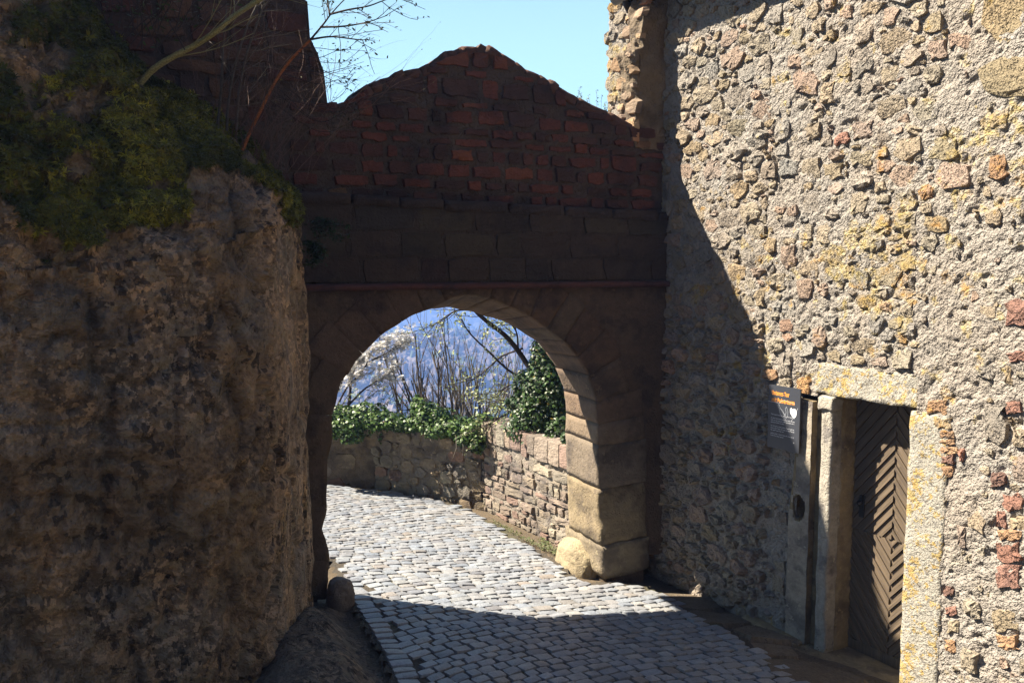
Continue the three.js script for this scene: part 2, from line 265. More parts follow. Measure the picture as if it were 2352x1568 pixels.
// the most conspicuous stones become parts of their own, the others one part
function addStones(parent, list, mat, name, most, opt, weight = (s) => area(s.poly)) {
  list.forEach((s) => { s.w = weight(s); }); list.sort((a, b) => b.w - a.w);
  const rest = new Acc();
  list.forEach((s, k) => {
    const o = { ...opt(s), R: RNG(1000 + k * 7 + most) };
    if (k < most) { const acc = new Acc(); stoneInto(acc, s.poly, o); const m = mesh(s.name ?? name, crease(acc.geo()), mat, parent); if (s.label) m.userData.label = s.label; } else stoneInto(rest, s.poly, o);
  });
  if (rest.i.length) tag(mesh(name + 's', crease(rest.geo()), mat, parent), null, null, null, 'stuff');
}
// a rough sheet z = f(x, y) with holes; uv in metres
function sheet(x0, x1, y0, y1, step, f, col, hole) {
  const nx = Math.ceil((x1 - x0) / step), ny = Math.ceil((y1 - y0) / step), acc = new Acc();
  for (let j = 0; j <= ny; j++) for (let i = 0; i <= nx; i++) { const x = lerp(x0, x1, i / nx), y = lerp(y0, y1, j / ny); acc.v(x, y, f(x, y), x, y, col(x, y)); }
  for (let j = 0; j < ny; j++) for (let i = 0; i < nx; i++) {
    if (hole && hole(lerp(x0, x1, (i + 0.5) / nx), lerp(y0, y1, (j + 0.5) / ny))) continue;
    const a = j * (nx + 1) + i; acc.t(a, a + 1, a + nx + 2); acc.t(a, a + nx + 2, a + nx + 1);
  }
  return acc.geo();
}
function boxUV(g) {                                                    // non-indexed copy with uv in metres by face direction, smooth normals kept
  g = g.index ? g.toNonIndexed() : g; const p = g.attributes.position, uv = new Float32Array(p.count * 2), e1 = new THREE.Vector3(), e2 = new THREE.Vector3(), a = new THREE.Vector3(), b = new THREE.Vector3(), c = new THREE.Vector3();
  for (let i = 0; i < p.count; i += 3) {
    a.fromBufferAttribute(p, i); b.fromBufferAttribute(p, i + 1); c.fromBufferAttribute(p, i + 2); e1.subVectors(b, a); e2.subVectors(c, a); e1.cross(e2);
    const ax = Math.abs(e1.x), ay = Math.abs(e1.y), az = Math.abs(e1.z);
    for (const [k, q] of [[0, a], [1, b], [2, c]]) { const o = (i + k) * 2; if (az >= ax && az >= ay) { uv[o] = q.x; uv[o + 1] = q.y; } else if (ax >= ay) { uv[o] = q.z + 7.3; uv[o + 1] = q.y; } else { uv[o] = q.x; uv[o + 1] = q.z + 3.1; } }
  }
  g.setAttribute('uv', new THREE.BufferAttribute(uv, 2)); return g;
}
function roughen(g, amp, freq, seed = 0, col) {                        // weld, push vertices about by noise of their place, new normals and uv
  g = g.clone(); for (const k of Object.keys(g.attributes)) if (k !== 'position') g.deleteAttribute(k);
  g = mergeVertices(g, 1e-4); const p = g.attributes.position;
  for (let i = 0; i < p.count; i++) {
    const x = p.getX(i), y = p.getY(i), z = p.getZ(i), f = (a) => amp * fbm(x * freq + a + seed, y * freq + a * 1.7, z * freq - a, 3, 0.55);
    p.setXYZ(i, x + f(0.3), y + f(11.7), z + f(23.1));
  }
  g.computeVertexNormals(); g = boxUV(g);
  if (col) { const n = g.attributes.position, c = new Float32Array(n.count * 3); for (let i = 0; i < n.count; i++) { const q = col(n.getX(i), n.getY(i), n.getZ(i)); c.set(q, i * 3); } g.setAttribute('color', new THREE.BufferAttribute(c, 3)); }
  return g;
}
function block(x0, x1, y0, y1, z0, z1, { seg = 0.04, r = 0.012, amp = 0.006, freq = 9, seed = 0, col } = {}) {
  const w = x1 - x0, h = y1 - y0, d = z1 - z0, n = (l) => clamp(Math.ceil(l / seg), 2, 40);
  const g = new THREE.BoxGeometry(w, h, d, n(w), n(h), n(d)), p = g.attributes.position, q = new THREE.Vector3(), c = new THREE.Vector3();
  for (let i = 0; i < p.count; i++) {
    q.fromBufferAttribute(p, i); c.set(clamp(q.x, -w / 2 + r, w / 2 - r), clamp(q.y, -h / 2 + r, h / 2 - r), clamp(q.z, -d / 2 + r, d / 2 - r)); q.sub(c);
    const l = q.length(); if (l > r) q.multiplyScalar(r / l); q.add(c); p.setXYZ(i, q.x + (x0 + x1) / 2, q.y + (y0 + y1) / 2, q.z + (z0 + z1) / 2);
  }
  return roughen(g, amp, freq, seed, col);
}
function solid(pts, z0, z1, holes = []) {                              // straight extrusion of an outline, uv in metres
  const s = new THREE.Shape(pts.map((p) => new THREE.Vector2(p[0], p[1]))); for (const h of holes) s.holes.push(new THREE.Path(h.map((p) => new THREE.Vector2(p[0], p[1]))));
  const g = new THREE.ExtrudeGeometry(s, { depth: z1 - z0, bevelEnabled: false, steps: 1 }); g.translate(0, 0, z0); return boxUV(g);
}
const paint = (g, c) => { const n = g.attributes.position.count, a = new Float32Array(n * 3); for (let i = 0; i < n; i++) a.set(c, i * 3); g.setAttribute('color', new THREE.BufferAttribute(a, 3)); return g; };
const pick = (R, L) => { let q = R() * L.reduce((s, e) => s + e[0], 0); for (const e of L) { q -= e[0]; if (q <= 0) return e[1]; } return L[0][1]; };
const vary = (R, c, k = 0.18) => { const f = 1 + (R() - 0.5) * 2 * k, w = 1 + (R() - 0.5) * 0.10; return [c[0] * f * w, c[1] * f, c[2] * f / w]; };

//==SETTING==
// ---------------------------------------------------------------- terrain, valley and hills
const valley = [[0, 0], [14, -1.2], [30, -9], [120, -42], [300, -70], [450, -80], [560, -67], [660, -59], [720, -64], [1000, -112], [1300, -128], [1650, -110], [2100, -80], [2700, -28], [3300, 8], [5300, 10]];
function far(d) { let k = 1; while (k < valley.length - 1 && valley[k][0] < d) k++; const a = valley[k - 1], b = valley[k], t = clamp((d - a[0]) / (b[0] - a[0]), 0, 1); return lerp(a[1], b[1], t * t * (3 - 2 * t) * 0.5 + t * 0.5); }
function terrain(x, z) {
  const r = Math.hypot(x, z), near = clamp(ground(x, Math.min(z, 2)), -1.0, 1.2) - 0.03;
  if (r < 10) return near;
  const ahead = sstep(-0.2, 0.35, -z / (r + 1e-6));                    // the valley lies ahead, the castle hill behind
  const h = far(r) + (r > 300 ? 14 * fbm(x / 260, z / 260, 4.4, 3) : r > 40 ? 1.5 * fbm(x / 30, z / 30, 4.4, 3) : 0);
  return lerp(near, lerp(near - 0.02 * r, h, ahead), sstep(11.6, 15.5, r + (x > 1.2 ? (x - 1.2) * 0.5 : 0)));
}
{
  const acc = new Acc(), rings = [0, 2, 4, 6, 8, 9, 10, 10.5, 11, 11.5, 12, 12.5, 13, 13.5, 14, 15, 16, 18, 20]; for (let r = 23; r < 5200; r *= 1.06) rings.push(r);
  const NS = 220;
  for (const r of rings) for (let k = 0; k <= NS; k++) {
    const a = k / NS * Math.PI * 2, x = Math.cos(a) * r, z = Math.sin(a) * r, y = terrain(x, z);
    let c = [0.30, 0.235, 0.155];
    if (r > 18) { const m = fbm(x / 120, z / 120, 3, 3); c = lerp(0, 1, sstep(0.0, 0.25, m)) > 0.5 ? [0.20, 0.24, 0.10] : [0.15, 0.13, 0.08]; }
    acc.v(x, y, z, x, z, c);
  }
  for (let j = 0; j + 1 < rings.length; j++) for (let k = 0; k < NS; k++) { const a = j * (NS + 1) + k, b = a + NS + 1; acc.t(a, a + 1, b); acc.t(a + 1, b + 1, b); }
  tag(mesh('ground', acc.geo(), M.soil), 'bare brown earth under the lane, falling away to a wooded valley', null, null, 'structure');
}
// ---------------------------------------------------------------- cobbled lane
const px2 = (L) => L.map(([X, Y]) => { const p = onGround(X, Y); return [p[0], p[2]]; });
const leftEdge = px2([[985, 1790], [945, 1680], [900, 1568], [868, 1500], [835, 1440], [808, 1395], [778, 1335], [755, 1290]]);
const laneOutline = [...leftEdge, ...[[-3.35, -0.3], [-3.45, -0.8]].map(([s, z]) => { const p = gateW(s, 0, z); return [p[0], p[2]]; }), ...px2([[560, 1190], [420, 1150], [420, 1118], [600, 1107], [760, 1116], [900, 1131], [1000, 1147], [1075, 1172], [1130, 1203], [1200, 1243], [1280, 1290], [1302, 1315], [1345, 1342], [1415, 1338], [1485, 1350], [1575, 1392], [1675, 1447], [1790, 1520], [1895, 1600], [2090, 1790]])];
const inside = (P, x, z) => { let c = false; for (let i = 0, j = P.length - 1; i < P.length; j = i++) { const a = P[i], b = P[j]; if ((a[1] > z) !== (b[1] > z) && x < (b[0] - a[0]) * (z - a[1]) / (b[1] - a[1]) + a[0]) c = !c; } return c; };
const edgeDist = (P, x, z) => { let m = 9; for (let i = 0; i < P.length; i++) { const a = P[i], b = P[(i + 1) % P.length], dx = b[0] - a[0], dz = b[1] - a[1], t = clamp(((x - a[0]) * dx + (z - a[1]) * dz) / (dx * dx + dz * dz), 0, 1); m = Math.min(m, Math.hypot(x - a[0] - dx * t, z - a[1] - dz * t)); } return m; };
{
  const street = base('street'); tag(street, 'grey cobbled lane running down through the arched gate', null, null, 'structure');
  const bed = sheet(-5.5, 4.2, -12.5, -3.2, 0.06, (x, z) => ground(x, z) + 0.004 * fbm(x * 9, z * 9, 1, 2), (x, z) => { const g = sstep(0.1, 0.4, fbm(x * 3, z * 3, 7, 3)); return [0.16 + 0.03 * g, 0.135 + 0.05 * g, 0.10]; }, (x, z) => !inside(laneOutline, x, z));
  { const p = bed.attributes.position; for (let i = 0; i < p.count; i++) { const y = p.getY(i); p.setXYZ(i, p.getX(i), p.getZ(i) + 0.012, y); } const ix = bed.index.array; for (let i = 0; i < ix.length; i += 3) { const t = ix[i + 1]; ix[i + 1] = ix[i + 2]; ix[i + 2] = t; } bed.computeVertexNormals(); }
  mesh('joint_sand', bed, M.soil, street);
  const R = RNG(77), path = new THREE.CatmullRomCurve3([[2.35, -2.9], [1.55, -4.2], [0.72, -5.65], [-0.30, -7.25], [-1.30, -8.85], [-2.7, -10.1], [-4.6, -10.9], [-7, -11.2]].map((p) => new THREE.Vector3(p[0], 0, p[1])));
  const len = path.getLength(), PS = path.getSpacedPoints(400), cob = [];
  const pos = (u, v) => { const bow = 0.055 * v * v - 0.05 * Math.sin(v * 2.1 + u * 0.8), d = clamp((u - bow) / len, 0, 1) * 399.99, i = Math.floor(d), a = PS[i], b = PS[i + 1], t = d - i, dx = b.x - a.x, dz = b.z - a.z, l = Math.hypot(dx, dz); return [lerp(a.x, b.x, t) - dz / l * v, lerp(a.z, b.z, t) + dx / l * v]; };
  const corner = (u, v) => pos(u, v);
  let u = 0.05;
  while (u < len - 0.3) {
    const h = 0.084 + 0.022 * R(); let v = -3.0 - R() * 0.2;
    while (v < 3.4) {
      const w = 0.095 + 0.065 * R() * (R() < 0.2 ? 1.5 : 1), c = pos(u + h / 2, v + w / 2);
      if (inside(laneOutline, ...c) && (edgeDist(laneOutline, ...c) > 0.055)) {
        const q = 0.0042; const P = [corner(u + q, v + q), corner(u + q, v + w - q), corner(u + h - q, v + w - q), corner(u + h - q, v + q)];
        if (!(edgeDist(leftEdge, ...c) < 0.2 && c[1] > -6.9 && c[0] < 0.6)) cob.push({ c, P, u: u + h / 2, v });
      }
      v += w;
    }
    u += h;
  }
  // the row of setts along the left edge
  for (let i = 0; i < 6; i++) { const a = leftEdge[i], b = leftEdge[i + 1], L = Math.hypot(b[0] - a[0], b[1] - a[1]), n = Math.max(1, Math.round(L / 0.105)), dx = (b[0] - a[0]) / L, dz = (b[1] - a[1]) / L;
    for (let k = 0; k < n; k++) { const s0 = k / n * L + 0.009, s1 = (k + 1) / n * L - 0.009, w = 0.165 + 0.02 * R(), e = (s, o) => [a[0] + dx * s - dz * o, a[1] + dz * s + dx * o]; const P = [e(s0, 0.03), e(s0, w), e(s1, w), e(s1, 0.03)]; cob.push({ c: e((s0 + s1) / 2, w / 2), P, border: true }); } }
  const near = (s) => { const dz = Math.abs(s.c[1]); const X = 1176 + FOC * s.c[0] / dz, Y = 610 + FOC * (EYE - ground(...s.c)) / dz; return (X > -50 && X < 2400 && Y < 1590 ? 10 : 0) - dz; };
  cob.forEach((s) => { s.w = near(s); }); cob.sort((a, b) => b.w - a.w);
  const rest = new Acc();
  cob.forEach((s, k) => {
    const Q = RNG(500 + k), g = pick(Q, [[5, [0.70, 0.70, 0.70]], [3, [0.62, 0.63, 0.65]], [2, [0.78, 0.76, 0.72]], [0.7, [0.50, 0.50, 0.52]], [0.5, [0.68, 0.61, 0.54]]]), acc = k < 300 ? new Acc() : rest, dh = (Q() - 0.5) * 0.010, ti = (Q() - 0.5) * 0.12, tj = (Q() - 0.5) * 0.12;
    const cx = s.c[0], cz = s.c[1], col = vary(Q, g, 0.12);
    stoneInto(acc, s.P.map(([x, z]) => [x, -z]), { h: 0.018, sink: 0.02, R: Q, col, tilt: 0.07, rough: 0.06, n: 8, bev: 0.945, chip: 0.20, uo: Q() * 3, vo: Q() * 3, place: (x, y, z) => [x, ground(x, -y) + 0.014 + z * 0.9 + dh + ti * (x - cx) + tj * (-y - cz), -y] });
    if (k < 300) mesh('cobblestone', crease(acc.geo(), 28), M.cobble, street);
  });
  tag(mesh('cobblestones', crease(rest.geo(), 28), M.cobble, street), null, null, null, 'stuff');
  // flat paving pieces beside the house wall
  const pav = layout({ x0: 0.9, x1: 3.6, y0: 4.6, y1: 7.6, sizes: [0.24, 0.17, 0.11], aspect: 1.25, gap: 0.03, seed: 8, tries: 2500, tight: 0.86, keep: (x, y) => { const t = (x - CX) * -WD[0] + (-y - CZ) * -WD[1], o = (x - CX) * WN[0] + (-y - CZ) * WN[1]; return !inside(laneOutline, x, -y) && edgeDist(laneOutline, x, -y) > 0.06 && o > 0.16 && t > 0.5 && (t < 1.7 || o > 0.4); } });
  addStones(street, pav, M.soil, 'paving_stone', 60, (s) => { const Q = RNG(Math.floor(s.x * 991 + s.y * 77)); return { h: 0.012, sink: 0.04, col: vary(Q, [0.40, 0.32, 0.23], 0.2), n: 10, tilt: 0.08, rough: 0.12, place: (x, y, z) => [x, ground(x, -y) + 0.006 + z, -y] }; });
}

// ---------------------------------------------------------------- gate wall with arch
const arch = [[1385, 1332], [1376, 1120], [1374, 997], [1369, 915], [1347, 851], [1306, 794], [1227, 732], [1150, 693], [1092, 676], [1042, 683], [1005, 702], [942, 729], [879, 768], [816, 832], [784, 883], [765, 946], [756, 1060], [755, 1160], [743, 1213], [760, 1268], [757, 1372]].map(([X, Y]) => gateUV(X, Y, 0.075));
const TH = 0.56;                                                       // thickness of the gate wall
{
  const gate = base('arched_gate_wall', [CX, 0, CZ], GATE_TURN); tag(gate, 'ruined red sandstone gate wall with pointed gable above a round arch', 'gate');
  const gable = [[1460, 290], [1400, 258], [1330, 222], [1285, 197], [1262, 183], [1240, 170], [1210, 160], [1185, 140], [1150, 122], [1120, 103], [1108, 99], [1100, 108], [1062, 107], [1050, 117], [1028, 118], [1012, 130], [985, 146], [965, 155], [930, 161], [905, 172], [875, 180], [850, 190], [825, 212], [800, 231], [775, 236], [755, 237]].map(([X, Y]) => gateUV(X, Y));
  const top = (s) => { for (let i = 0; i + 1 < gable.length; i++) if (s <= gable[i][0] && s >= gable[i + 1][0]) return lerp(gable[i][1], gable[i + 1][1], (gable[i][0] - s) / (gable[i][0] - gable[i + 1][0])); return 4.3; };
  const yL = gateUV(1100, 474)[1], yB = gateUV(1100, 656)[1], yA = (i) => arch[i];
  const sL = -3.62, LEDGE = 0.075;
  // upper wall: mortar core, then stones
  const upFront = sheet(sL, 0.03, yL - 0.05, 5.05, 0.03, (x, y) => -0.012 + 0.02 * fbm(x * 7, y * 7, 3, 4), () => [0.155, 0.115, 0.088], (x, y) => y > top(x) - 0.03);
  mesh('mortar', upFront, M.gateMortar, gate);
  const cap = gable.map(([s, y], i) => [s, y + 0.012 * vn(i * 1.7, 2, 3)]);
  mesh('wall_core', paint(solid([[0.1, yL], ...[[0.1, cap[0][1]]], ...cap, [sL, cap[cap.length - 1][1] - 0.03], [sL, yL]], -TH, -0.035), [0.18, 0.12, 0.09]), M.gateMortar, gate);
  const rows = []; { const R = RNG(21); let y = yL + 0.012; while (y < 5.0) { const h = 0.075 + 0.075 * R() * (R() < 0.3 ? 1.4 : 1); let x = sL + 0.08 - R() * 0.2; while (x < -0.02) { const w = (0.10 + 0.24 * R()) * (h > 0.14 ? 1.1 : 1), g = 0.011 + 0.012 * R(), big = R() < 0.08; let P = [[x + g, y + g], [x + w - g, y + g + 0.012 * (R() - 0.5)], [x + w - g, y + h - g], [x + g, y + h - g + 0.014 * (R() - 0.5)]]; if (big) P = P.map(([a, b], k) => [a, b + (k > 1 ? 0.03 : 0)]); const x1 = x + w; P = P.map(([a, b]) => [Math.min(a, 0.0), Math.min(b, top(clamp(a, -3.1, -0.33)) - 0.015)]); if (area(P) > 0.006 && x > sL - 0.02 && x1 < 0.06 && P[2][1] - P[1][1] > 0.02) rows.push({ poly: P, x: x + w / 2, y: y + h / 2 }); x = x1; } y += h; } }
  const redTone = (R, y) => vary(R, pick(R, [[4, [0.19, 0.072, 0.048]], [3, [0.13, 0.062, 0.045]], [3, [0.095, 0.056, 0.044]], [0.8, [0.25, 0.10, 0.056]], [0.2, [0.26, 0.18, 0.10]], [0.15, [0.30, 0.25, 0.2]]]), 0.22);
  addStones(gate, rows, M.gateStone, 'stone', 300, (s) => { const R = RNG(Math.floor(s.x * 5003 + s.y * 991)); return { h: 0.001 + 0.018 * R(), sink: 0.03, col: redTone(R, s.y), tilt: 0.10, rough: 0.13, n: 12, bev: 0.93, chip: 0.6 }; });
  // coping stones along the broken gable
  { const R = RNG(5); for (let i = 0; i + 1 < gable.length; i++) { const a = gable[i], b = gable[i + 1], l = Math.hypot(b[0] - a[0], b[1] - a[1]); if (l < 0.06) continue; const n = Math.max(1, Math.round(l / 0.24)); for (let k = 0; k < n; k++) { const t0 = k / n, t1 = (k + 1) / n, x0 = lerp(a[0], b[0], t0), x1 = lerp(a[0], b[0], t1), y0 = lerp(a[1], b[1], t0), y1 = lerp(a[1], b[1], t1); const g = block(-Math.abs(x0 - x1) / 2 - 0.01, Math.abs(x0 - x1) / 2 + 0.01, -0.085, 0.012 + 0.014 * R(), -TH + 0.02, -0.005, { seg: 0.07, r: 0.02, amp: 0.02, freq: 6, seed: i * 3 + k, col: () => [0.13, 0.075, 0.055] }); g.applyMatrix4(new THREE.Matrix4().makeRotationZ(Math.atan2(y0 - y1, Math.abs(x0 - x1)) )); g.translate((x0 + x1) / 2, (y0 + y1) / 2 - 0.01, 0); mesh('coping_stone', g, M.gateStone, gate); } } }
  // sloping ledge, lower wall down to the beam
  const lowStones = []; { const R = RNG(31); let y = yB + 0.035; const h0 = (yL - yB - 0.05) / 3; for (let r = 0; r < 3; r++) { const h = h0; let x = sL + 0.02 + 0.2 * R(); while (x < -0.05) { const w = 0.22 + 0.36 * R(), g = 0.008, x1 = Math.min(0.0, x + w); if (x1 - x > 0.08) lowStones.push({ poly: [[x + g, y + g], [x1 - g, y + g], [x1 - g, y + h - g], [x + g, y + h - g]], x: x + w / 2, y: y + h / 2 }); x = x1; } y += h; } }
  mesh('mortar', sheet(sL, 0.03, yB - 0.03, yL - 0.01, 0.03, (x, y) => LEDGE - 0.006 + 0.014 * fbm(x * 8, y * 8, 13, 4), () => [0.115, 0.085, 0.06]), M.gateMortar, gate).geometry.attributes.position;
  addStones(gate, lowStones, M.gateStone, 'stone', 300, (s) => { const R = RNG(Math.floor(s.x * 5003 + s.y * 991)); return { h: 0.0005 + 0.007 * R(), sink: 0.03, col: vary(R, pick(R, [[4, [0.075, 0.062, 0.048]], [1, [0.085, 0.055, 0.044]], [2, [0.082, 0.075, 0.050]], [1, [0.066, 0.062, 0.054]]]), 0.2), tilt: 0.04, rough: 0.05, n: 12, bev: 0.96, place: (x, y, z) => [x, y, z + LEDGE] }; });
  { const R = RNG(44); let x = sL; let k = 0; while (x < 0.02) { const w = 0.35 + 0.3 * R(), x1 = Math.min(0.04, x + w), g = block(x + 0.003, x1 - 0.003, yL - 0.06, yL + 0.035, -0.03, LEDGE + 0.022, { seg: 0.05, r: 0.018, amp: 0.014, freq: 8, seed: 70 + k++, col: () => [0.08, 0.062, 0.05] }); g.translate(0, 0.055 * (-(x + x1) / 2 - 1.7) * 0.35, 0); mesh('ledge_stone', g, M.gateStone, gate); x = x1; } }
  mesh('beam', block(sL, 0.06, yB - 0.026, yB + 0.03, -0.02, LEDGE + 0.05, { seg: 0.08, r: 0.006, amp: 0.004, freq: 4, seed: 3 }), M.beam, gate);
  // core of the lower wall, with the arch
  // the left part is thin: its unseen back is shaped to let sun through
  const SX = -2.35, hole = arch.slice().reverse().map(([s, y], i) => s < SX ? [s - 0.2, y + (i > 3 ? 0.16 : 0)] : [s + (s < -2.0 ? -0.02 : 0.05), y + (i > 3 && i < 16 ? 0.05 : 0)]), kx = hole.findIndex((p) => p[0] > SX), yx = lerp(hole[kx - 1][1], hole[kx][1], (SX - hole[kx - 1][0]) / (hole[kx][0] - hole[kx - 1][0]));
  mesh('wall_core', paint(solid([[sL, yB - 0.02], [sL, -0.4], [arch[arch.length - 1][0] - 0.2, -0.4], ...hole.slice(0, kx), [SX, yx], [SX, yB - 0.02]], 0.0, LEDGE - 0.03), [0.2, 0.14, 0.085]), M.ashlar, gate);
  mesh('wall_core', paint(solid([[SX + 0.001, yB - 0.02], [SX + 0.001, yx], ...hole.slice(kx), [arch[0][0] + 0.05, -0.4], [-0.2, -0.4], [-0.2, 0.26], [0.1, 0.26], [0.1, yB - 0.02]], -TH + 0.02, LEDGE - 0.03), [0.16, 0.115, 0.07]), M.ashlar, gate);
  for (const [xa, xb, zb] of [[sL, SX, -0.16], [SX + 0.001, 0.1, -TH + 0.01]]) mesh('wall_core', paint(solid([[xa, yL], [xa, yB - 0.019], [xb, yB - 0.019], [xb, yL]], zb, LEDGE - 0.04), [0.12, 0.09, 0.065]), M.gateMortar, gate);
  mesh('mortar', sheet(sL, 0.03, -0.3, yB, 0.03, (x, y) => LEDGE - 0.009 + 0.006 * fbm(x * 6, y * 6, 53, 4), () => [0.25, 0.17, 0.105], (x, y) => inside(arch, x, y) || edgeDist(arch, x, y) < 0.10 || (x > -0.2 && y < 0.26)), M.ashlar, gate);
  mesh('wall_core', block(-0.4, 0.3, -0.4, 0.5, -TH + 0.05, -0.30, { seg: 0.1, amp: 0.02, col: () => [0.1, 0.08, 0.06] }), M.ashlar, gate);
  // voussoirs and jamb stones follow the outline of the opening through the whole thickness
  const seglen = [0]; for (let i = 1; i < arch.length; i++) seglen.push(seglen[i - 1] + Math.hypot(arch[i][0] - arch[i - 1][0], arch[i][1] - arch[i - 1][1]));
  const pt = (d) => { let i = 1; while (i < arch.length - 1 && seglen[i] < d) i++; const t = (d - seglen[i - 1]) / (seglen[i] - seglen[i - 1]); return [lerp(arch[i - 1][0], arch[i][0], t), lerp(arch[i - 1][1], arch[i][1], t)]; };
  const nrm = (d) => { const a = pt(Math.max(0.001, d - 0.06)), b = pt(Math.min(seglen[arch.length - 1] - 0.001, d + 0.06)), l = Math.hypot(b[0] - a[0], b[1] - a[1]); return [(b[1] - a[1]) / l, -(b[0] - a[0]) / l]; };
  const voussoir = (d0, d1, depth, col, seed, name, opt = {}) => {
    const nA = Math.max(3, Math.ceil((d1 - d0) / 0.05)), nR = 6, nZ = 12, left = pt((d0 + d1) / 2)[0] < SX, z0 = left ? -0.10 : -TH + (opt.back ?? 0), z1 = LEDGE + (opt.front ?? 0.004), g = new THREE.BoxGeometry(1, 1, 1, nA, nR, nZ), p = g.attributes.position;
    for (let i = 0; i < p.count; i++) {
      const a = p.getX(i) + 0.5, r = p.getY(i) + 0.5, z = p.getZ(i) + 0.5, gp = 0.0015, d = lerp(d0 + gp, d1 - gp, a), q = pt(d), n = nrm(d);
      let rr = lerp(0, depth, r); const e = Math.min(a, 1 - a, z, 1 - z); if (r === 0 && e === 0) rr += 0.007;
      if (left) rr += (1 - z) * 0.24 * (1 - r); const drop = 0.145 * (1 - z) * Math.exp(-(((q[0] + 1.95) / 0.62) ** 2)) * (1 - r * 0.6) * (q[1] > 1.9 ? 1 : 0); const y = q[1] + n[1] * rr - drop; p.setXYZ(i, q[0] + n[0] * rr, opt.cap ? Math.min(y, yB - 0.028) : Math.min(y, yB - 0.022), lerp(z0, z1, z));  // left stones splayed at the unseen back to admit sun
    }
    mesh(name, roughen(g, opt.amp ?? 0.012, opt.freq ?? 5, 90, col), M.ashlar, gate);
  };
  const total = seglen[arch.length - 1], bands = [];
  const dAt = (Y, side) => { let best = 0, bd = 9; for (let d = 0; d < total; d += 0.005) { const q = pt(d); if ((side > 0) !== (q[0] > -2)) continue; const e = Math.abs(q[1] - Y); if (e < bd) { bd = e; best = d; } } return best; };
  const yv = (Y) => gateUV(1385, Y)[1];
  const cream = (y) => [0.60, 0.45, 0.22], R = RNG(12);
  const rj = [[0, 0.36, [0.66, 0.50, 0.25]], [0.36, dAt(yv(1215 / 1.0884), 1), [0.66, 0.50, 0.26]]];
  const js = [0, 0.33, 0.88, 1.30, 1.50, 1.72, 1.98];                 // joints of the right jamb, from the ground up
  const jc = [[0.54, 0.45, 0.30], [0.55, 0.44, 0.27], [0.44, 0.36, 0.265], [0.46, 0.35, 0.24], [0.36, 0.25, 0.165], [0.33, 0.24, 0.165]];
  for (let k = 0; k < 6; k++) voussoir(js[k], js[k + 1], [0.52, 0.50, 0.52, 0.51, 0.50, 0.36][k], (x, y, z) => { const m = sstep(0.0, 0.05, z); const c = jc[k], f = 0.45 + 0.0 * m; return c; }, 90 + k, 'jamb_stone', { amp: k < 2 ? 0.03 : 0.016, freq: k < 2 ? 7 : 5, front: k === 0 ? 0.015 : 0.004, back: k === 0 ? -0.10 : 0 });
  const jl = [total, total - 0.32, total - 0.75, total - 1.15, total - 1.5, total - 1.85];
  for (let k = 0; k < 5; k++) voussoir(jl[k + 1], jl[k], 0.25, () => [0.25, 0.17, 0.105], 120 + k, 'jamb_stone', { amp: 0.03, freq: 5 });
  const nV = 13, a0 = 1.98, a1 = jl[5];
  for (let k = 0; k < nV; k++) { const c = vary(R, pick(R, [[3, [0.29, 0.19, 0.12]], [2, [0.28, 0.195, 0.125]], [1, [0.31, 0.215, 0.14]]]), 0.06); voussoir(lerp(a0, a1, k / nV), lerp(a0, a1, (k + 1) / nV), 0.30 + 0.10 * R(), () => c, 140 + k, 'voussoir', { amp: 0.010, freq: 6 }); }
  mesh('added_sun_block', block(-2.95, -1.2, 3.27, 3.40, -1.02, -TH + 0.01, { seg: 0.2, r: 0.02, amp: 0.015, freq: 4, seed: 5, col: () => [0.2, 0.15, 0.11] }), M.gateStone, gate);  // added unseen slab behind the gate, keeps sun off the house wall foot
  // stub of the higher wall at the right end, broken on its left
  { const edge = (y) => { const t = y; const L = [[4.2, -0.335], ...[[1455, 281], [1458, 240], [1461, 187], [1457, 160], [1455, 140], [1451, 112], [1475, 104], [1476, 70], [1475, 32]].map(([X, Y]) => { const q = gateUV(X, Y); return [q[1], q[0]]; }), [5.72, -0.10]]; let i = 1; while (i < L.length - 1 && L[i][0] < t) i++; return lerp(L[i - 1][1], L[i][1], clamp((t - L[i - 1][0]) / (L[i][0] - L[i - 1][0]), 0, 1)); };
    const g = new THREE.BoxGeometry(1, 1, 1, 14, 60, 20), p = g.attributes.position; for (let i = 0; i < p.count; i++) { const y = lerp(4.15, 5.72, p.getY(i) + 0.5), e = edge(y), x = lerp(e, 0.04, p.getX(i) + 0.5), z = p.getZ(i) + 0.5; p.setXYZ(i, x - (p.getX(i) < -0.4 ? 0.02 * (1 - z) + 0.04 * vn(y * 4, z * 5, 3) : 0), y, lerp(-0.24, -0.004, z)); }
    mesh('broken_stub', roughen(g, 0.04, 9, 55, (x, y, z) => { const k = 0.5 * fbm(x * 4, y * 4, z * 4, 3); const f = 0.72; return [(0.54 + 0.2 * k) * f, (0.46 + 0.14 * k) * f * 0.97, (0.36 + 0.1 * k) * f * 0.9]; }), M.gateMortar, gate);
    const LS = layout({ x0: -0.22, x1: -0.06, y0: 4.25, y1: 5.55, sizes: [0.075, 0.055, 0.04, 0.028], gap: 0.02, seed: 91, tries: 1500 });
    addStones(gate, LS, M.gateStone, 'stub_stone', 60, (s) => { const Q = RNG(Math.floor(s.x * 5003 + s.y * 991)); return { h: 0.004 + 0.008 * Q(), sink: 0.05, chip: 1.2, bev: 0.8, col: vary(Q, pick(Q, [[3, [0.56, 0.46, 0.32]], [1, [0.56, 0.36, 0.22]], [2, [0.46, 0.41, 0.34]]])), n: 10, place: (x, y, z) => [edge(y) - z - 0.02 * (-x / 0.42) - 0.008, y, x] }; }); }
}
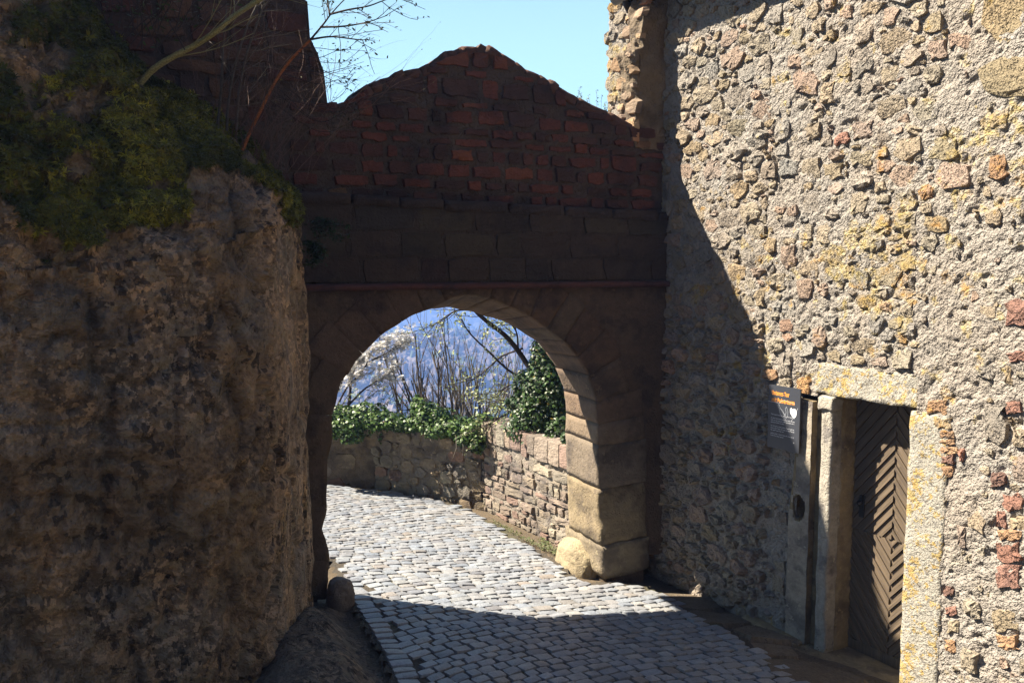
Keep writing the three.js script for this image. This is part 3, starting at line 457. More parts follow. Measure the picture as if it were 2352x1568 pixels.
// ---------------------------------------------------------------- taller ruined wall left of the gate
{
  const tw = base('ruined_tower_wall', [CX, 0, CZ], GATE_TURN); tag(tw, 'tall dark ruined masonry wall rising left of the pointed gable', 'tower');
  const prof = [[755, 240], [752, 215], [749, 185], [745, 158], [738, 140], [732, 120], [722, 100], [714, 82], [711, 40], [708, 0]].map(([X, Y]) => gateUV(X, Y, 0.01));
  const up = [[-3.36, 5.6], [-3.42, 6.0], [-3.60, 6.35], [-4.0, 6.5], [-4.6, 6.3], [-5.6, 6.6], [-7.0, 6.4]];
  const out = [...prof, ...up], edge = (y) => { for (let i = 0; i + 1 < out.length; i++) if (y >= out[i][1] && y <= out[i + 1][1]) return lerp(out[i][0], out[i + 1][0], (y - out[i][1]) / (out[i + 1][1] - out[i][1])); return y > 5 ? -3.6 : -3.2; };
  const front = out.filter((p) => p[1] < 5.14).map(([s, y]) => [s, y]);
  mesh('wall_core', paint(solid([[-7, -0.5], [-3.60, -0.5], [-3.60, 4.0], [-3.3, 4.1], ...front, [-3.45, 5.17], [-4.2, 5.12], [-5.2, 5.2], [-7, 5.15]], -0.16, -0.03), [0.13, 0.09, 0.07]), M.gateMortar, tw);
  mesh('added_shadow_wall', paint(solid([[-9, 3.9], [-3.32, 3.9], [-3.30, 4.6], [-3.36, 5.6], [-3.30, 6.42], [-3.40, 6.56], [-4.02, 6.70], [-4.36, 6.54], [-5.11, 6.92], [-5.89, 7.08], [-6.30, 6.9], [-6.55, 8.3], [-7.4, 9.8], [-9, 10]], -0.95, -0.85), [0.13, 0.09, 0.07]), M.gateMortar, tw);  // added unseen wall, its top shaped to cast the shadow on house and lane
  mesh('wall_core', paint(solid([[-7, 3.9], [-3.4, 3.9], [-3.4, 4.05], [-7, 4.05]], -0.851, -0.159), [0.13, 0.09, 0.07]), M.gateMortar, tw);  // added slab tying the unseen shadow wall to the front
  mesh('mortar', sheet(-6.2, -3.1, 1.5, 5.2, 0.035, (x, y) => -0.01 + 0.022 * fbm(x * 6, y * 6, 33, 4), () => [0.12, 0.088, 0.068], (x, y) => x > edge(Math.max(y, 4.31)) - 0.02 || (y < 4.3 && x > -3.62) || y > 5.13), M.gateMortar, tw);
  // side of the break, towards the gable
  const L = []; const R = RNG(81); let y = 2.2; while (y < 4.98) { const h = 0.09 + 0.10 * R(); let x = -6.0 - R() * 0.2; while (x < -3.2) { const w = 0.16 + 0.32 * R(), g = 0.012, e = (y < 4.3 ? -3.62 : edge(y + h / 2)) - 0.015, x1 = Math.min(x + w, e); if (x1 - x > 0.07) L.push({ poly: [[x + g, y + g], [x1 - g, y + g], [x1 - g, y + h - g], [x + g, y + h - g]], x: x + w / 2, y: y + h / 2 }); x += w; } y += h; }
  addStones(tw, L, M.gateStone, 'stone', 290, (s) => { const Q = RNG(Math.floor(s.x * 5003 + s.y * 991)); return { h: 0.004 + 0.016 * Q(), sink: 0.03, col: vary(Q, pick(Q, [[4, [0.135, 0.062, 0.045]], [3, [0.115, 0.078, 0.056]], [2, [0.14, 0.095, 0.06]]]), 0.2), tilt: 0.1, rough: 0.09, n: 12, bev: 0.92 }; }, (s) => area(s.poly) * (s.x > -5.4 && s.y < 5.6 && s.y > 3.2 ? 9 : 1));
}
//==HOUSE==
// ---------------------------------------------------------------- the castle on whose lane the camera stands: it shuts off the sky behind
{
  const c = base('castle_building', [-1.0, 0, 9], 0); tag(c, 'tall rubble castle building closing the lane behind the viewer', 'building');
  mesh('wall', paint(block(-9, 11, -1, 11, 0, 5, { seg: 0.5, r: 0.05, amp: 0.05, freq: 1 }), [0.34, 0.27, 0.20]), M.gateMortar, c);
  mesh('roof', (() => { const g = solid([[-0.4, 11.0], [-0.4, 11.15], [2.5, 14], [5.4, 11.15], [5.4, 11.0]], 0, 20.6); g.rotateY(-Math.PI / 2); g.translate(11.3, 0, 0); return g; })(), M.tile, c);
  for (const x of [-5, -1, 4]) { mesh('window', block(x, x + 0.9, 4.2, 5.7, -0.02, 0.1, { seg: 0.5, r: 0.01, amp: 0 }), M.darkIron, c); }
}
// ---------------------------------------------------------------- house wall
const house = base('stone_house', [CX, 0, CZ], WALL_TURN); tag(house, 'tall rubble stone house wall with small herringbone wooden door', 'building');
{
  const T = (X, Y, o = 0) => wallUV(X, Y, o);
  const FR = [1.62, -0.3, 2.90, 2.34];                                 // field of the door surround
  const xL = T(1868, 1000)[0], xF0 = T(1887, 1000)[0], xF1 = T(1912, 1000)[0], xR0 = T(2090, 1000)[0], xR1 = T(2172, 1200)[0], yT = 2.089, yS = 0.06;
  const lt0 = T(1872, 900)[0], lt1 = T(2112, 920)[0]; const inFrame = (x, y) => (x > 1.68 && x < xR1 - 0.02 && y < 2.02) || (x > lt0 + 0.02 && x < lt1 - 0.02 && y < 2.32 && y > 1.9) || (x > 1.72 && x < xR1 - 0.03 && y < 2.06 && y > 1.9);
  const f = (x, y) => { const n = fbm(x * 8, y * 8, 5, 5, 0.62), pit = sstep(0.20, 0.42, fbm(x * 21 + 7, y * 19, 9, 3)); return 0.015 * n + 0.007 * vn(x * 34, y * 34, 6) - 0.022 * pit * (0.7 + 0.3 * vn(x * 3, y * 3, 2)) + 0.012 * fbm(x * 1.5, y * 1.5, 3, 2); };
  mesh('mortar', sheet(-0.9, 4.3, -0.3, 5.72, 0.014, f, (x, y) => { const g = 0.05 * fbm(x * 2, y * 2, 4, 3); return [0.745 + g, 0.68 + g, 0.585 + g]; }, inFrame), M.wall, house);
  const doorHole = [[xF1 - 0.05, yS - 0.2], [xR0 + 0.02, yS - 0.2], [xR0 + 0.02, yT + 0.03], [xF1 - 0.05, yT + 0.03]], oc = T(1838, 1165), oval = []; for (let i = 0; i < 18; i++) { const a = i / 18 * 6.283; oval.push([oc[0] + 0.062 * Math.cos(a) * (1 + 0.1 * Math.sin(3 * a)), oc[1] + 0.105 * Math.sin(a)]); }
  mesh('wall_core', paint(solid([[-0.9, -0.6], [9, -0.6], [9, 5.72], [-0.9, 5.72]], -0.7, -0.14, [doorHole, oval]), [0.55, 0.5, 0.42]), M.wall, house);
  mesh('wall_core', paint(solid([[4.28, -0.6], [9, -0.6], [9, 5.72], [4.28, 5.72]], -0.139, 0.0), [0.55, 0.5, 0.42]), M.wall, house);
  // stones that can be told apart by eye, from their places in the wall
  const poly = (L) => L.map(([X, Y]) => T(X, Y)), C = { och: [0.62, 0.50, 0.30], org: [0.80, 0.50, 0.28], red: [0.62, 0.33, 0.24], pink: [0.74, 0.57, 0.45], grey: [0.60, 0.57, 0.50], buff: [0.76, 0.63, 0.42], dark: [0.42, 0.24, 0.18] };
  const rect = (a, b, c, d) => [[a, d], [c, d + (c - a) * 0.05], [c, b + (c - a) * 0.05], [a, b]];
  const special = [
    ['quoin', [[2245, 112], [2460, 90], [2460, -90], [2245, -70]], C.och, 0.035], ['quoin', [[2240, 226], [2460, 200], [2460, 102], [2247, 134]], C.och, 0.04],
    ['stone', rect(1822, 163, 1884, 217), C.pink, 0.05], ['stone', rect(2271, 353, 2318, 414), C.org, 0.05], ['stone', [[1957, 187], [2014, 150], [2018, 128], [1960, 150]], C.grey, 0.03], ['stone', rect(2150, 372, 2236, 432), C.pink, 0.035],
    ['stone', rect(2128, 318, 2206, 368), C.och, 0.03], ['stone', rect(2120, 492, 2180, 532), C.och, 0.03], ['stone', [[1916, 338], [1955, 325], [1955, 300], [1922, 310]], C.red, 0.035], ['stone', rect(1960, 275, 2010, 320), C.pink, 0.04], ['stone', rect(2305, 686, 2380, 745), C.red, 0.05], ['stone', rect(1955, 345, 2012, 382), C.buff, 0.035], ['stone', rect(1790, 362, 1838, 405), C.grey, 0.04], ['stone', rect(1890, 372, 1940, 410), C.buff, 0.03], ['stone', rect(2180, 75, 2232, 112), C.pink, 0.03], ['stone', rect(2132, 90, 2180, 134), C.pink, 0.03],
    ['stone', rect(2255, 930, 2310, 1020), C.grey, 0.03], ['stone', rect(1755, 848, 1787, 872), C.org, 0.05], ['brick', rect(1832, 864, 1862, 905), [0.84, 0.50, 0.22], 0.03],
    ['brick', rect(2131, 914, 2178, 950), C.org, 0.025], ['brick', rect(2148, 960, 2190, 984), C.buff, 0.03], ['brick', rect(2154, 987, 2196, 1004), C.org, 0.03], ['brick', rect(2158, 1008, 2196, 1020), C.org, 0.03], ['brick', rect(2158, 1023, 2206, 1040), C.org, 0.03], ['brick', rect(2163, 1043, 2194, 1066), C.dark, 0.035], ['brick', rect(2166, 1069, 2192, 1096), C.org, 0.03], ['brick', rect(2204, 1028, 2216, 1060), C.red, 0.04],
    ['brick', rect(2308, 806, 2380, 830), C.red, 0.04], ['brick', rect(2310, 835, 2328, 885), C.buff, 0.03], ['brick', rect(2312, 918, 2350, 950), C.red, 0.035], ['brick', rect(2277, 1082, 2312, 1118), C.dark, 0.045], ['brick', rect(2305, 1132, 2352, 1172), C.red, 0.04], ['brick', rect(2290, 1172, 2313, 1212), C.red, 0.04], ['brick', rect(2318, 1182, 2380, 1215), C.buff, 0.03], ['brick', rect(2292, 1214, 2352, 1240), C.org, 0.035], ['brick', rect(2288, 1244, 2350, 1290), C.red, 0.035], ['brick', rect(2287, 1294, 2348, 1352), C.red, 0.035], ['brick', rect(2280, 1402, 2338, 1452), C.buff, 0.035], ['brick', rect(2288, 1456, 2340, 1492), C.org, 0.03], ['brick', rect(2172, 1390, 2200, 1412), C.red, 0.03], ['brick', rect(2170, 1344, 2196, 1368), C.dark, 0.04], ['brick', rect(2176, 1422, 2206, 1452), C.buff, 0.03], ['brick', rect(2172, 1466, 2200, 1500), C.org, 0.03],
  ].map(([name, P, col, h]) => { const q = poly(P); return { name, poly: q, x: (q[0][0] + q[2][0]) / 2, y: (q[0][1] + q[2][1]) / 2, col, h, special: 1 }; });
  const blocks = special.map((s) => [Math.min(...s.poly.map((p) => p[0])), Math.min(...s.poly.map((p) => p[1])), Math.max(...s.poly.map((p) => p[0])), Math.max(...s.poly.map((p) => p[1]))]); blocks.push(FR);
  const small = layout({ x0: -0.85, x1: 4.25, y0: 0.05, y1: 5.68, sizes: [0.105, 0.074, 0.059, 0.049, 0.041, 0.034, 0.027, 0.019], aspect: 1.5, gap: 0.011, seed: 4, tries: 60000, tight: 0.83, spread: 1.34, blocks, keep: (x, y, r) => (r < 0.085 || y > 0.4) }).filter((s) => area(s.poly) > 1.1 * s.r * s.r);
  const list = [...special, ...small];
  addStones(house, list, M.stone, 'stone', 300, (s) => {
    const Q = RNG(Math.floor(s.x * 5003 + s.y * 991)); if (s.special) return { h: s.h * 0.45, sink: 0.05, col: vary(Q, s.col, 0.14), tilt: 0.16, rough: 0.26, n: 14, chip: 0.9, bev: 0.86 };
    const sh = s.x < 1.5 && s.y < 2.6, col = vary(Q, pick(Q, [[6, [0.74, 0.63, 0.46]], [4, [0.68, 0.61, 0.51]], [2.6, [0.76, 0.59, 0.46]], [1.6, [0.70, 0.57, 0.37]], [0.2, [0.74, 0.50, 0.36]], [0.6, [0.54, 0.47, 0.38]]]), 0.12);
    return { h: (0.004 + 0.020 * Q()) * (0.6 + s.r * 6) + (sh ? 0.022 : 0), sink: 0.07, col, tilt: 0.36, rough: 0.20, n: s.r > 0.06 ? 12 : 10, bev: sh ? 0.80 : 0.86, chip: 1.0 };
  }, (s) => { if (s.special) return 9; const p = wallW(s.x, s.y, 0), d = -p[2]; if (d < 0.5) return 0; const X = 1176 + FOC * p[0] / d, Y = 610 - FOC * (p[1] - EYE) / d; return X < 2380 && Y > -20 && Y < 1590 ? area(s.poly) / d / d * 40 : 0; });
  // door surround
  const jOut = solid([[1.63, -0.05], [xL, -0.05], [xL, 2.02], [1.70, 2.03], [1.66, 1.45], [1.62, 1.0]], -0.16, 0.012, [oval]);
  mesh('jamb_stone', jOut, M.jambPlain, house);
  mesh('jamb_stone', (() => { const g = sheet(1.61, xL, -0.05, 2.02, 0.02, (x, y) => 0.020 + 0.008 * fbm(x * 12, y * 12, 2, 3), () => [1, 1, 1], (x, y) => ((x - oc[0]) / 0.068) ** 2 + ((y - oc[1]) / 0.112) ** 2 < 1 || x < lerp(1.62, 1.70, sstep(0.9, 1.6, y))); g.deleteAttribute('color'); return g; })(), M.jambCream, house);
  mesh('jamb_fillet', block(xF0, xF1, 0.05, 2.0, -0.13, 0.006, { seg: 0.03, r: 0.01, amp: 0.012, freq: 7, seed: 1 }), M.jambPale, house);
  mesh('jamb_capital', block(xF0 - 0.025, xF1 + 0.02, 1.97, 2.085, -0.10, 0.03, { seg: 0.02, r: 0.02, amp: 0.02, freq: 14, seed: 2 }), M.jambPale, house);
  mesh('jamb_groove', block(xL - 0.01, xF0 + 0.01, -0.05, 2.05, -0.20, -0.045, { seg: 0.05, r: 0.01, amp: 0.008, freq: 8, seed: 4 }), M.jambPlain, house);
  mesh('door_reveal', block(xF0 + 0.01, xF1 + 0.003, 0.02, 2.088, -0.42, -0.1, { seg: 0.05, r: 0.008, amp: 0.006, freq: 6, seed: 5 }), M.jambPlain, house);
  mesh('lintel', block(T(1872, 900)[0], T(2112, 920)[0], yT, 2.33, -0.40, 0.002, { seg: 0.025, r: 0.012, amp: 0.022, freq: 7, seed: 6 }), M.jamb, house);
  mesh('jamb_stone', block(xR0, xR1, -0.1, yT - 0.004, -0.40, 0.010, { seg: 0.03, r: 0.010, amp: 0.014, freq: 6, seed: 7 }), M.jamb, house);
  mesh('threshold', block(xL - 0.05, xR0 + 0.06, -0.15, yS, -0.45, 0.17, { seg: 0.04, r: 0.02, amp: 0.012, freq: 6, seed: 8 }), M.jambPlain, house);
  mesh('foot_stone', block(1.2, xL - 0.02, -0.2, 0.09, -0.05, 0.10, { seg: 0.04, r: 0.03, amp: 0.02, freq: 5, seed: 9 }), M.jambPlain, house);
  // door of herringbone boards
  const door = new THREE.Group(); door.name = numbered('door'); house.add(door);
  const dz = -0.285, tC = T(2057, 1150, dz)[0], yC = T(2045, 1236, dz)[1], t0 = xF1 - 0.02, t1 = Math.min(2 * tC - t0, xR0 + 0.12);
  const cut = (P, px, py, nx, ny) => { const o = []; for (let i = 0; i < P.length; i++) { const a = P[i], b = P[(i + 1) % P.length], da = (a[0] - px) * nx + (a[1] - py) * ny, db = (b[0] - px) * nx + (b[1] - py) * ny; if (da <= 0) o.push(a); if (da * db < 0) { const t = da / (da - db); o.push([lerp(a[0], b[0], t), lerp(a[1], b[1], t)]); } } return o; };
  mesh('door_backing', block(t0, xR0 + 0.12, yS, yT, dz - 0.05, dz - 0.004, { seg: 0.3, amp: 0 }), M.wood, door);
  const kick = yS + 0.085, Q = RNG(6);
  for (const [xa, xb, ya, yb, sg] of [[t0, tC, yC, yT, 1], [tC, t1, yC, yT, -1], [t0, tC, kick, yC, -1], [tC, t1, kick, yC, 1]]) {
    const m = 1.2 * sg, pitch = 0.098, w = xb - xa, lo = ya - Math.abs(m) * w - pitch, nl = Math.hypot(1, m), nx = -m / nl, ny = 1 / nl, W = pitch / nl;
    for (let b = lo; b < yb + Math.abs(m) * w; b += pitch) {                // board between y = m (x - xa) + b and + pitch
      let P = [[xa - 1, -m + b], [xb + 1, m * (w + 1) + b], [xb + 1, m * (w + 1) + b + pitch], [xa - 1, -m + b + pitch]];
      P = cut(P, xb - 0.003, 0, 1, 0); if (P.length) P = cut(P, xa + 0.003, 0, -1, 0); if (P.length) P = cut(P, 0, yb - 0.002, 0, 1); if (P.length) P = cut(P, 0, ya + 0.002, 0, -1);
      if (P.length < 3 || area(P) < 0.0006) continue;
      const acc = new Acc(), n = P.length, sh = Q() * 3, e0 = [], e1 = [];
      const zt = (x, y) => { const d = ((x - xa) * nx + (y - b) * ny) / W; return dz + (d < 0.30 ? 0.022 : d < 0.38 ? 0.022 - (d - 0.30) / 0.08 * 0.016 : 0.006); };
      // profile: raised lower strip, sunken upper strip
      const strips = [[0.03, 0.46, 0.024], [0.46, 0.97, 0.010]];
      for (const [s0, s1, hz] of strips) { let S = cut(P, xa + nx * s1 * W, b + ny * s1 * W, nx, ny); if (S.length > 2) S = cut(S, xa + nx * s0 * W, b + ny * s0 * W, -nx, -ny); if (S.length < 3) continue; const col = null, top = S.map(([x, y]) => acc.v(x, y, dz + hz, ((x - xa) * nx + (y - b) * ny) + sh, (x - xa) * ny - (y - b) * nx)); const side = S.map(([x, y]) => [acc.v(x, y, dz + hz, sh, x), acc.v(x, y, dz - 0.004, sh + 0.02, x)]); for (let i = 1; i + 1 < S.length; i++) acc.t(top[0], top[i], top[i + 1]); for (let i = 0; i < S.length; i++) { const j = (i + 1) % S.length; acc.t(side[i][0], side[i][1], side[j][1]); acc.t(side[i][0], side[j][1], side[j][0]); } }
      if (acc.i.length) mesh('plank', acc.geo().toNonIndexed(), M.wood, door).geometry.computeVertexNormals();
    }
  }
  mesh('kick_board', block(t0, t1, yS + 0.002, kick - 0.002, dz - 0.003, dz + 0.02, { seg: 0.3, r: 0.004, amp: 0 }), M.wood, door);
  const hx = T(1968, 1150, dz + 0.03); const hg = new THREE.SphereGeometry(0.022, 14, 10); hg.scale(1, 1, 1.2); hg.translate(hx[0] + 0.05, hx[1], dz + 0.06); mesh('handle', hg, M.darkIron, door);
  const pl = new THREE.BoxGeometry(0.04, 0.17, 0.012); pl.translate(hx[0] + 0.05, hx[1] - 0.03, dz + 0.03); mesh('lock_plate', pl, M.darkIron, door);
  // eaves
  const roof = mesh('roof', (() => { const g = solid([[0.285, 5.62], [0.285, 5.72], [-2.9, 8.11], [-2.9, 7.96]], 0, 9.66); g.rotateY(-Math.PI / 2); g.translate(9.2, 0, 0); return g; })(), M.tile, house);
  mesh('soffit', block(-0.42, 9.2, 5.55, 5.595, -0.3, 0.21, { seg: 0.4, r: 0.006, amp: 0.002 }), M.soffit, roof);
  { const acc = new Acc(), r = 0.075, n = 12, prof = []; for (let i = 0; i <= n; i++) { const a = Math.PI + i / n * Math.PI; prof.push([0.27 + Math.cos(a) * r, 5.625 + Math.sin(a) * r]); } for (let i = n; i >= 0; i--) { const a = Math.PI + i / n * Math.PI; prof.push([0.27 + Math.cos(a) * (r - 0.006), 5.625 + Math.sin(a) * (r - 0.006)]); }
    const A = prof.map(([z, y]) => acc.v(-0.43, y, z)), B = prof.map(([z, y]) => acc.v(9.2, y, z)); for (let i = 0; i < prof.length; i++) { const j = (i + 1) % prof.length; acc.t(A[i], A[j], B[j]); acc.t(A[i], B[j], B[i]); } const c = acc.v(-0.43, 5.625, 0.27); for (let i = 0; i < n; i++) acc.t(c, A[i + 1], A[i]); mesh('gutter', acc.geo(), M.zinc, roof); }
  { const acc = new Acc(); tube(acc, [[-0.30, 5.58, 0.255], [-0.30, 5.52, 0.23], [-0.30, 5.48, 0.2], [-0.30, 5.44, 0.09], [-0.30, 5.2, 0.05], [-0.30, 4.6, 0.05]], 0.035, 0.035, 10); mesh('downpipe', acc.geo(), M.darkIron, roof); }
}
// ---------------------------------------------------------------- information board
{
  const a = wallUV(1768, 882, 0.06), b = wallUV(1836, 1042, 0.06), w = b[0] - a[0], h = a[1] - b[1];
  const board = base('information_board', wallW(a[0], b[1], 0.06), WALL_TURN); tag(board, 'dark grey information board with orange heading, mounted left of the door', 'sign');
  const cv = document.createElement('canvas'); cv.width = 640; cv.height = Math.round(640 * h / w); const c = cv.getContext('2d'), H = cv.height, W = 640;
  c.fillStyle = '#33363d'; c.fillRect(0, 0, W, H);
  c.fillStyle = '#f09a2c'; c.font = 'bold 96px sans-serif'; c.save(); c.scale(0.66, 1); c.fillText('Unteres Tor', 95, H * 0.155); c.fillText('mit Pulverturm', 95, H * 0.265); c.restore();
  c.strokeStyle = '#c9ccd2'; c.lineWidth = 4; c.beginPath(); c.moveTo(0, H * 0.27); c.lineTo(210, H * 0.27); c.stroke();
  c.lineWidth = 3.5; c.strokeStyle = '#b9c0c8'; c.beginPath(); [[200, .31], [260, .235], [330, .21], [400, .225], [540, .245]].forEach(([x, y], i) => c[i ? 'lineTo' : 'moveTo'](x, H * y)); c.stroke();
  c.beginPath(); [[215, .32], [230, .30], [250, .35], [300, .38], [340, .44], [370, .40], [350, .34], [375, .31], [405, .38], [400, .46], [360, .50], [290, .48], [250, .44], [235, .38], [215, .32]].forEach(([x, y], i) => c[i ? 'lineTo' : 'moveTo'](x, H * y)); c.stroke();
  c.beginPath(); [[250, .35], [345, .45], [370, .43]].forEach(([x, y], i) => c[i ? 'lineTo' : 'moveTo'](x, H * y)); c.stroke();
  c.fillStyle = '#eef1f5'; c.beginPath(); [[445, .33], [470, .31], [495, .335], [520, .315], [560, .325], [575, .36], [570, .42], [545, .455], [510, .455], [480, .43], [450, .39]].forEach(([x, y], i) => c[i ? 'lineTo' : 'moveTo'](x, H * y)); c.fill();
  c.strokeStyle = '#9aa4b4'; c.beginPath(); c.moveTo(480, H * .36); c.lineTo(530, H * .42); c.moveTo(510, H * .34); c.lineTo(545, H * .40); c.stroke();
  c.strokeStyle = '#d5d8de'; c.beginPath(); c.moveTo(575, H * .34); c.lineTo(600, H * .30); c.moveTo(520, H * .45); c.lineTo(470, H * .53); c.stroke();
  // small print, too small to read in the photograph: word-length strokes
  const R = RNG(3); c.fillStyle = '#b4b7bd'; for (const [y0, n] of [[.46, 1], [.52, 3], [.645, 3], [.765, 2]]) for (let k = 0; k < n; k++) { let x = 62; const end = k === n - 1 && n > 1 ? 330 : 540; while (x < end) { const l = 14 + 52 * R(); const y = H * (y0 + k * 0.033); for (let q = x; q < Math.min(x + l, end); q += 8) c.fillRect(q, y - (R() < 0.25 ? 5 : 0), 5, 12 + (R() < 0.2 ? 4 : 0)); x += l + 12; } }
  c.fillStyle = '#b4b7bd'; c.fillRect(530, H * .84, 16, 16);
  const t = new THREE.CanvasTexture(cv); t.colorSpace = THREE.SRGBColorSpace; t.magFilter = THREE.LinearFilter;
  const panel = new THREE.BoxGeometry(w, h, 0.012); panel.translate(w / 2, h / 2, 0);
  const dark = std({ color: lin(0.032, 0.035, 0.042), roughness: 0.45 }), face = std({ map: t, roughness: 0.42 });
  const pm = mesh('panel', panel, [dark, dark, dark, dark, face, dark], board);
  for (const [x, y] of [[0.06, 0.08], [w - 0.06, 0.08], [0.06, h - 0.08], [w - 0.06, h - 0.08]]) { const g = new THREE.CylinderGeometry(0.01, 0.01, 0.07, 10); g.rotateX(Math.PI / 2); g.translate(x, y, -0.038); mesh('standoff', g, M.darkIron, board); }
}
//==ROCK==
// ---------------------------------------------------------------- rock on the left
const rock = {};
{
  const path = new THREE.CatmullRomCurve3([[-1.80, -6.62], [-1.56, -6.25], [-1.50, -5.7], [-1.47, -5.15], [-1.52, -4.88], [-1.72, -4.64], [-2.05, -4.38], [-2.5, -4.02], [-3.0, -3.62], [-3.7, -3.1]].map((p) => new THREE.Vector3(p[0], 0, p[1])), false, 'centripetal');
  const NU = 330, NV = 400, P = path.getSpacedPoints(NU), tab = [[-900, 3.2, 2.6], [0, 3.22, 2.4], [190, 3.24, 2.05], [370, 3.28, 1.4], [480, 3.34, 1.0], [560, 3.40, 0.98], [640, 3.50, 0.88], [700, 3.56, 0.80]];
  const look = (X, k) => { let i = 1; while (i < tab.length - 1 && tab[i][0] < X) i++; return lerp(tab[i - 1][k], tab[i][k], clamp((X - tab[i - 1][0]) / (tab[i][0] - tab[i - 1][0]), 0, 1)); };
  const prof = [[0, 0], [0, 0.9], [0.06, 1.0], [0.17, 1.16], [0.36, 1.42], [0.58, 1.68], [0.85, 1.86], [1.4, 1.95], [2.2, 1.85]]; // inward, (0..1 face, then 1 + rise / k)
  const pos = new Float32Array((NU + 1) * (NV + 1) * 3), mk = new Float32Array((NU + 1) * (NV + 1)), rel = new Float32Array((NU + 1) * (NV + 1)), uvs = new Float32Array((NU + 1) * (NV + 1) * 2), idx = [];
  for (let i = 0; i <= NU; i++) {
    const p = P[i], a = P[Math.max(0, i - 14)], b = P[Math.min(NU, i + 14)], l = Math.hypot(b.x - a.x, b.z - a.z), nx = (b.z - a.z) / l, nz = -(b.x - a.x) / l;    // path runs towards the camera: outward is the lane side
    const ox = nx, oz = nz, X = 1176 + FOC * p.x / -p.z, yF = look(X, 1), k = look(X, 2);
    for (let j = 0; j <= NV; j++) {
      const q = j / NV, s = q < 0.62 ? q / 0.62 * 0.9 : lerp(0.9, 1.95, (q - 0.62) / 0.38);
      let y, inn; if (q < 0.62) { y = lerp(-0.5, yF - 0.18, q / 0.62); inn = 0.02 * Math.sin(y * 2.2); } else { const t = (q - 0.62) / 0.38 * 7; const m = Math.min(6, Math.floor(t)), f = t - m; const A = prof[m + 1], B = prof[m + 2]; inn = lerp(A[0], B[0], f); const r = lerp(A[1], B[1], f); y = r < 1 ? lerp(yF - 0.18, yF, (r - 0.9) / 0.1) : yF + (r - 1) * k; }
      const o = i * (NV + 1) + j; pos[o * 3] = p.x - ox * inn; pos[o * 3 + 1] = y; pos[o * 3 + 2] = p.z - oz * inn; rel[o] = y - yF; uvs[o * 2] = i / NU * path.getLength() + 0.5; uvs[o * 2 + 1] = y + inn * 0.7;
    }
  }
  for (let i = 0; i < NU; i++) for (let j = 0; j < NV; j++) { const a = i * (NV + 1) + j, b = a + NV + 1; idx.push(a, a + 1, b, b, a + 1, b + 1); }
  const g = new THREE.BufferGeometry(); g.setAttribute('position', new THREE.BufferAttribute(pos, 3)); g.setAttribute('uv', new THREE.BufferAttribute(uvs, 2)); g.setIndex(idx); g.computeVertexNormals();
  const n = g.attributes.normal, col = new Float32Array(pos.length);
  for (let o = 0; o < mk.length; o++) {
    const x = pos[o * 3], y = pos[o * 3 + 1], z = pos[o * 3 + 2], X = 1176 + FOC * x / -z, facet = sstep(600, 650, X);
    const big = fbm(x * 1.3, y * 1.1, z * 1.3, 3), mid = fbm(x * 4.2, y * (4.2 - 2.2 * facet), z * 4.2, 4, 0.55), fine = fbm(x * 15, y * (15 - 9 * facet), z * 15, 3, 0.6), cr = 1 - Math.abs(fbm(x * 2.6 + 3, y * 1.5, z * 2.6, 3)) * 2, pit = sstep(0.26, 0.5, fbm(x * 8 + 9, y * 5.5, z * 8, 3));
    const hole = sstep(0.16, 0.34, fbm(x * 12 + 9, y * 10, z * 12, 2)) * sstep(430, 150, X) * sstep(2.2, 2.9, y); let d = (0.065 - 0.03 * facet) * big + (0.050 - 0.022 * facet) * mid + 0.022 * fine - 0.05 * sstep(0.75, 1.0, cr) - 0.045 * pit * (1 - 0.7 * facet) - 0.05 * hole - 0.035 * sstep(0.86, 0.97, 1 - Math.abs(fbm(x * 1.7 + 2, y * 4.6 + 0.8 * x, z * 1.7, 3))) * sstep(-0.1, 0.25, fbm(x * 1.1, y * 1.3, z + 6, 2)) * (1 - facet) - 0.03 * sstep(0.90, 0.98, 1 - Math.abs(fbm(x * 3.4, y * 0.9, z * 3.4 + 5, 3)));
    // moss: from the shoulder up, running down in tongues
    const mn = fbm(x * 3.1, y * 2.4, z * 3.1, 4, 0.6), line = lerp(0.12, 0.14, sstep(380, 520, X)) - 0.20 * sstep(560, 680, X) - 0.06 * sstep(350, 200, X), bare = sstep(0.1, 0.32, fbm(x * 2.4 + 5, y * 2.4, z * 2.4 + 8, 3));
    const m = sstep(-0.02, 0.06, rel[o] - line + 0.42 * mn) * (1 - 0.9 * bare * sstep(0.05, 0.3, rel[o])); mk[o] = m;
    if (m > 0) d += m * (0.035 + 0.085 * Math.max(-0.35, fbm(x * 6.5, y * 6.5, z * 6.5, 4, 0.6)));
    pos[o * 3] += n.getX(o) * d; pos[o * 3 + 1] += n.getY(o) * d; pos[o * 3 + 2] += n.getZ(o) * d;
    const w = sstep(-0.35, 0.35, fbm(x * 2.3, y * 1.2, z * 2.3, 3)), stk = fbm(x * 9, y * 0.9, z * 9, 3), gry = sstep(0.05, 0.35, fbm(x * 3.3 + 3, y * 2.2, z * 3.3, 4)), pale = facet * (0.6 + 0.4 * fbm(x * 6, y * 0.9, z * 6, 2));
    let c = [lerp(0.47, 0.33, w), lerp(0.325, 0.245, w), lerp(0.195, 0.165, w)];
    c = [lerp(c[0], 0.88, pale * 0.85), lerp(c[1], 0.60, pale * 0.85), lerp(c[2], 0.36, pale * 0.85)];
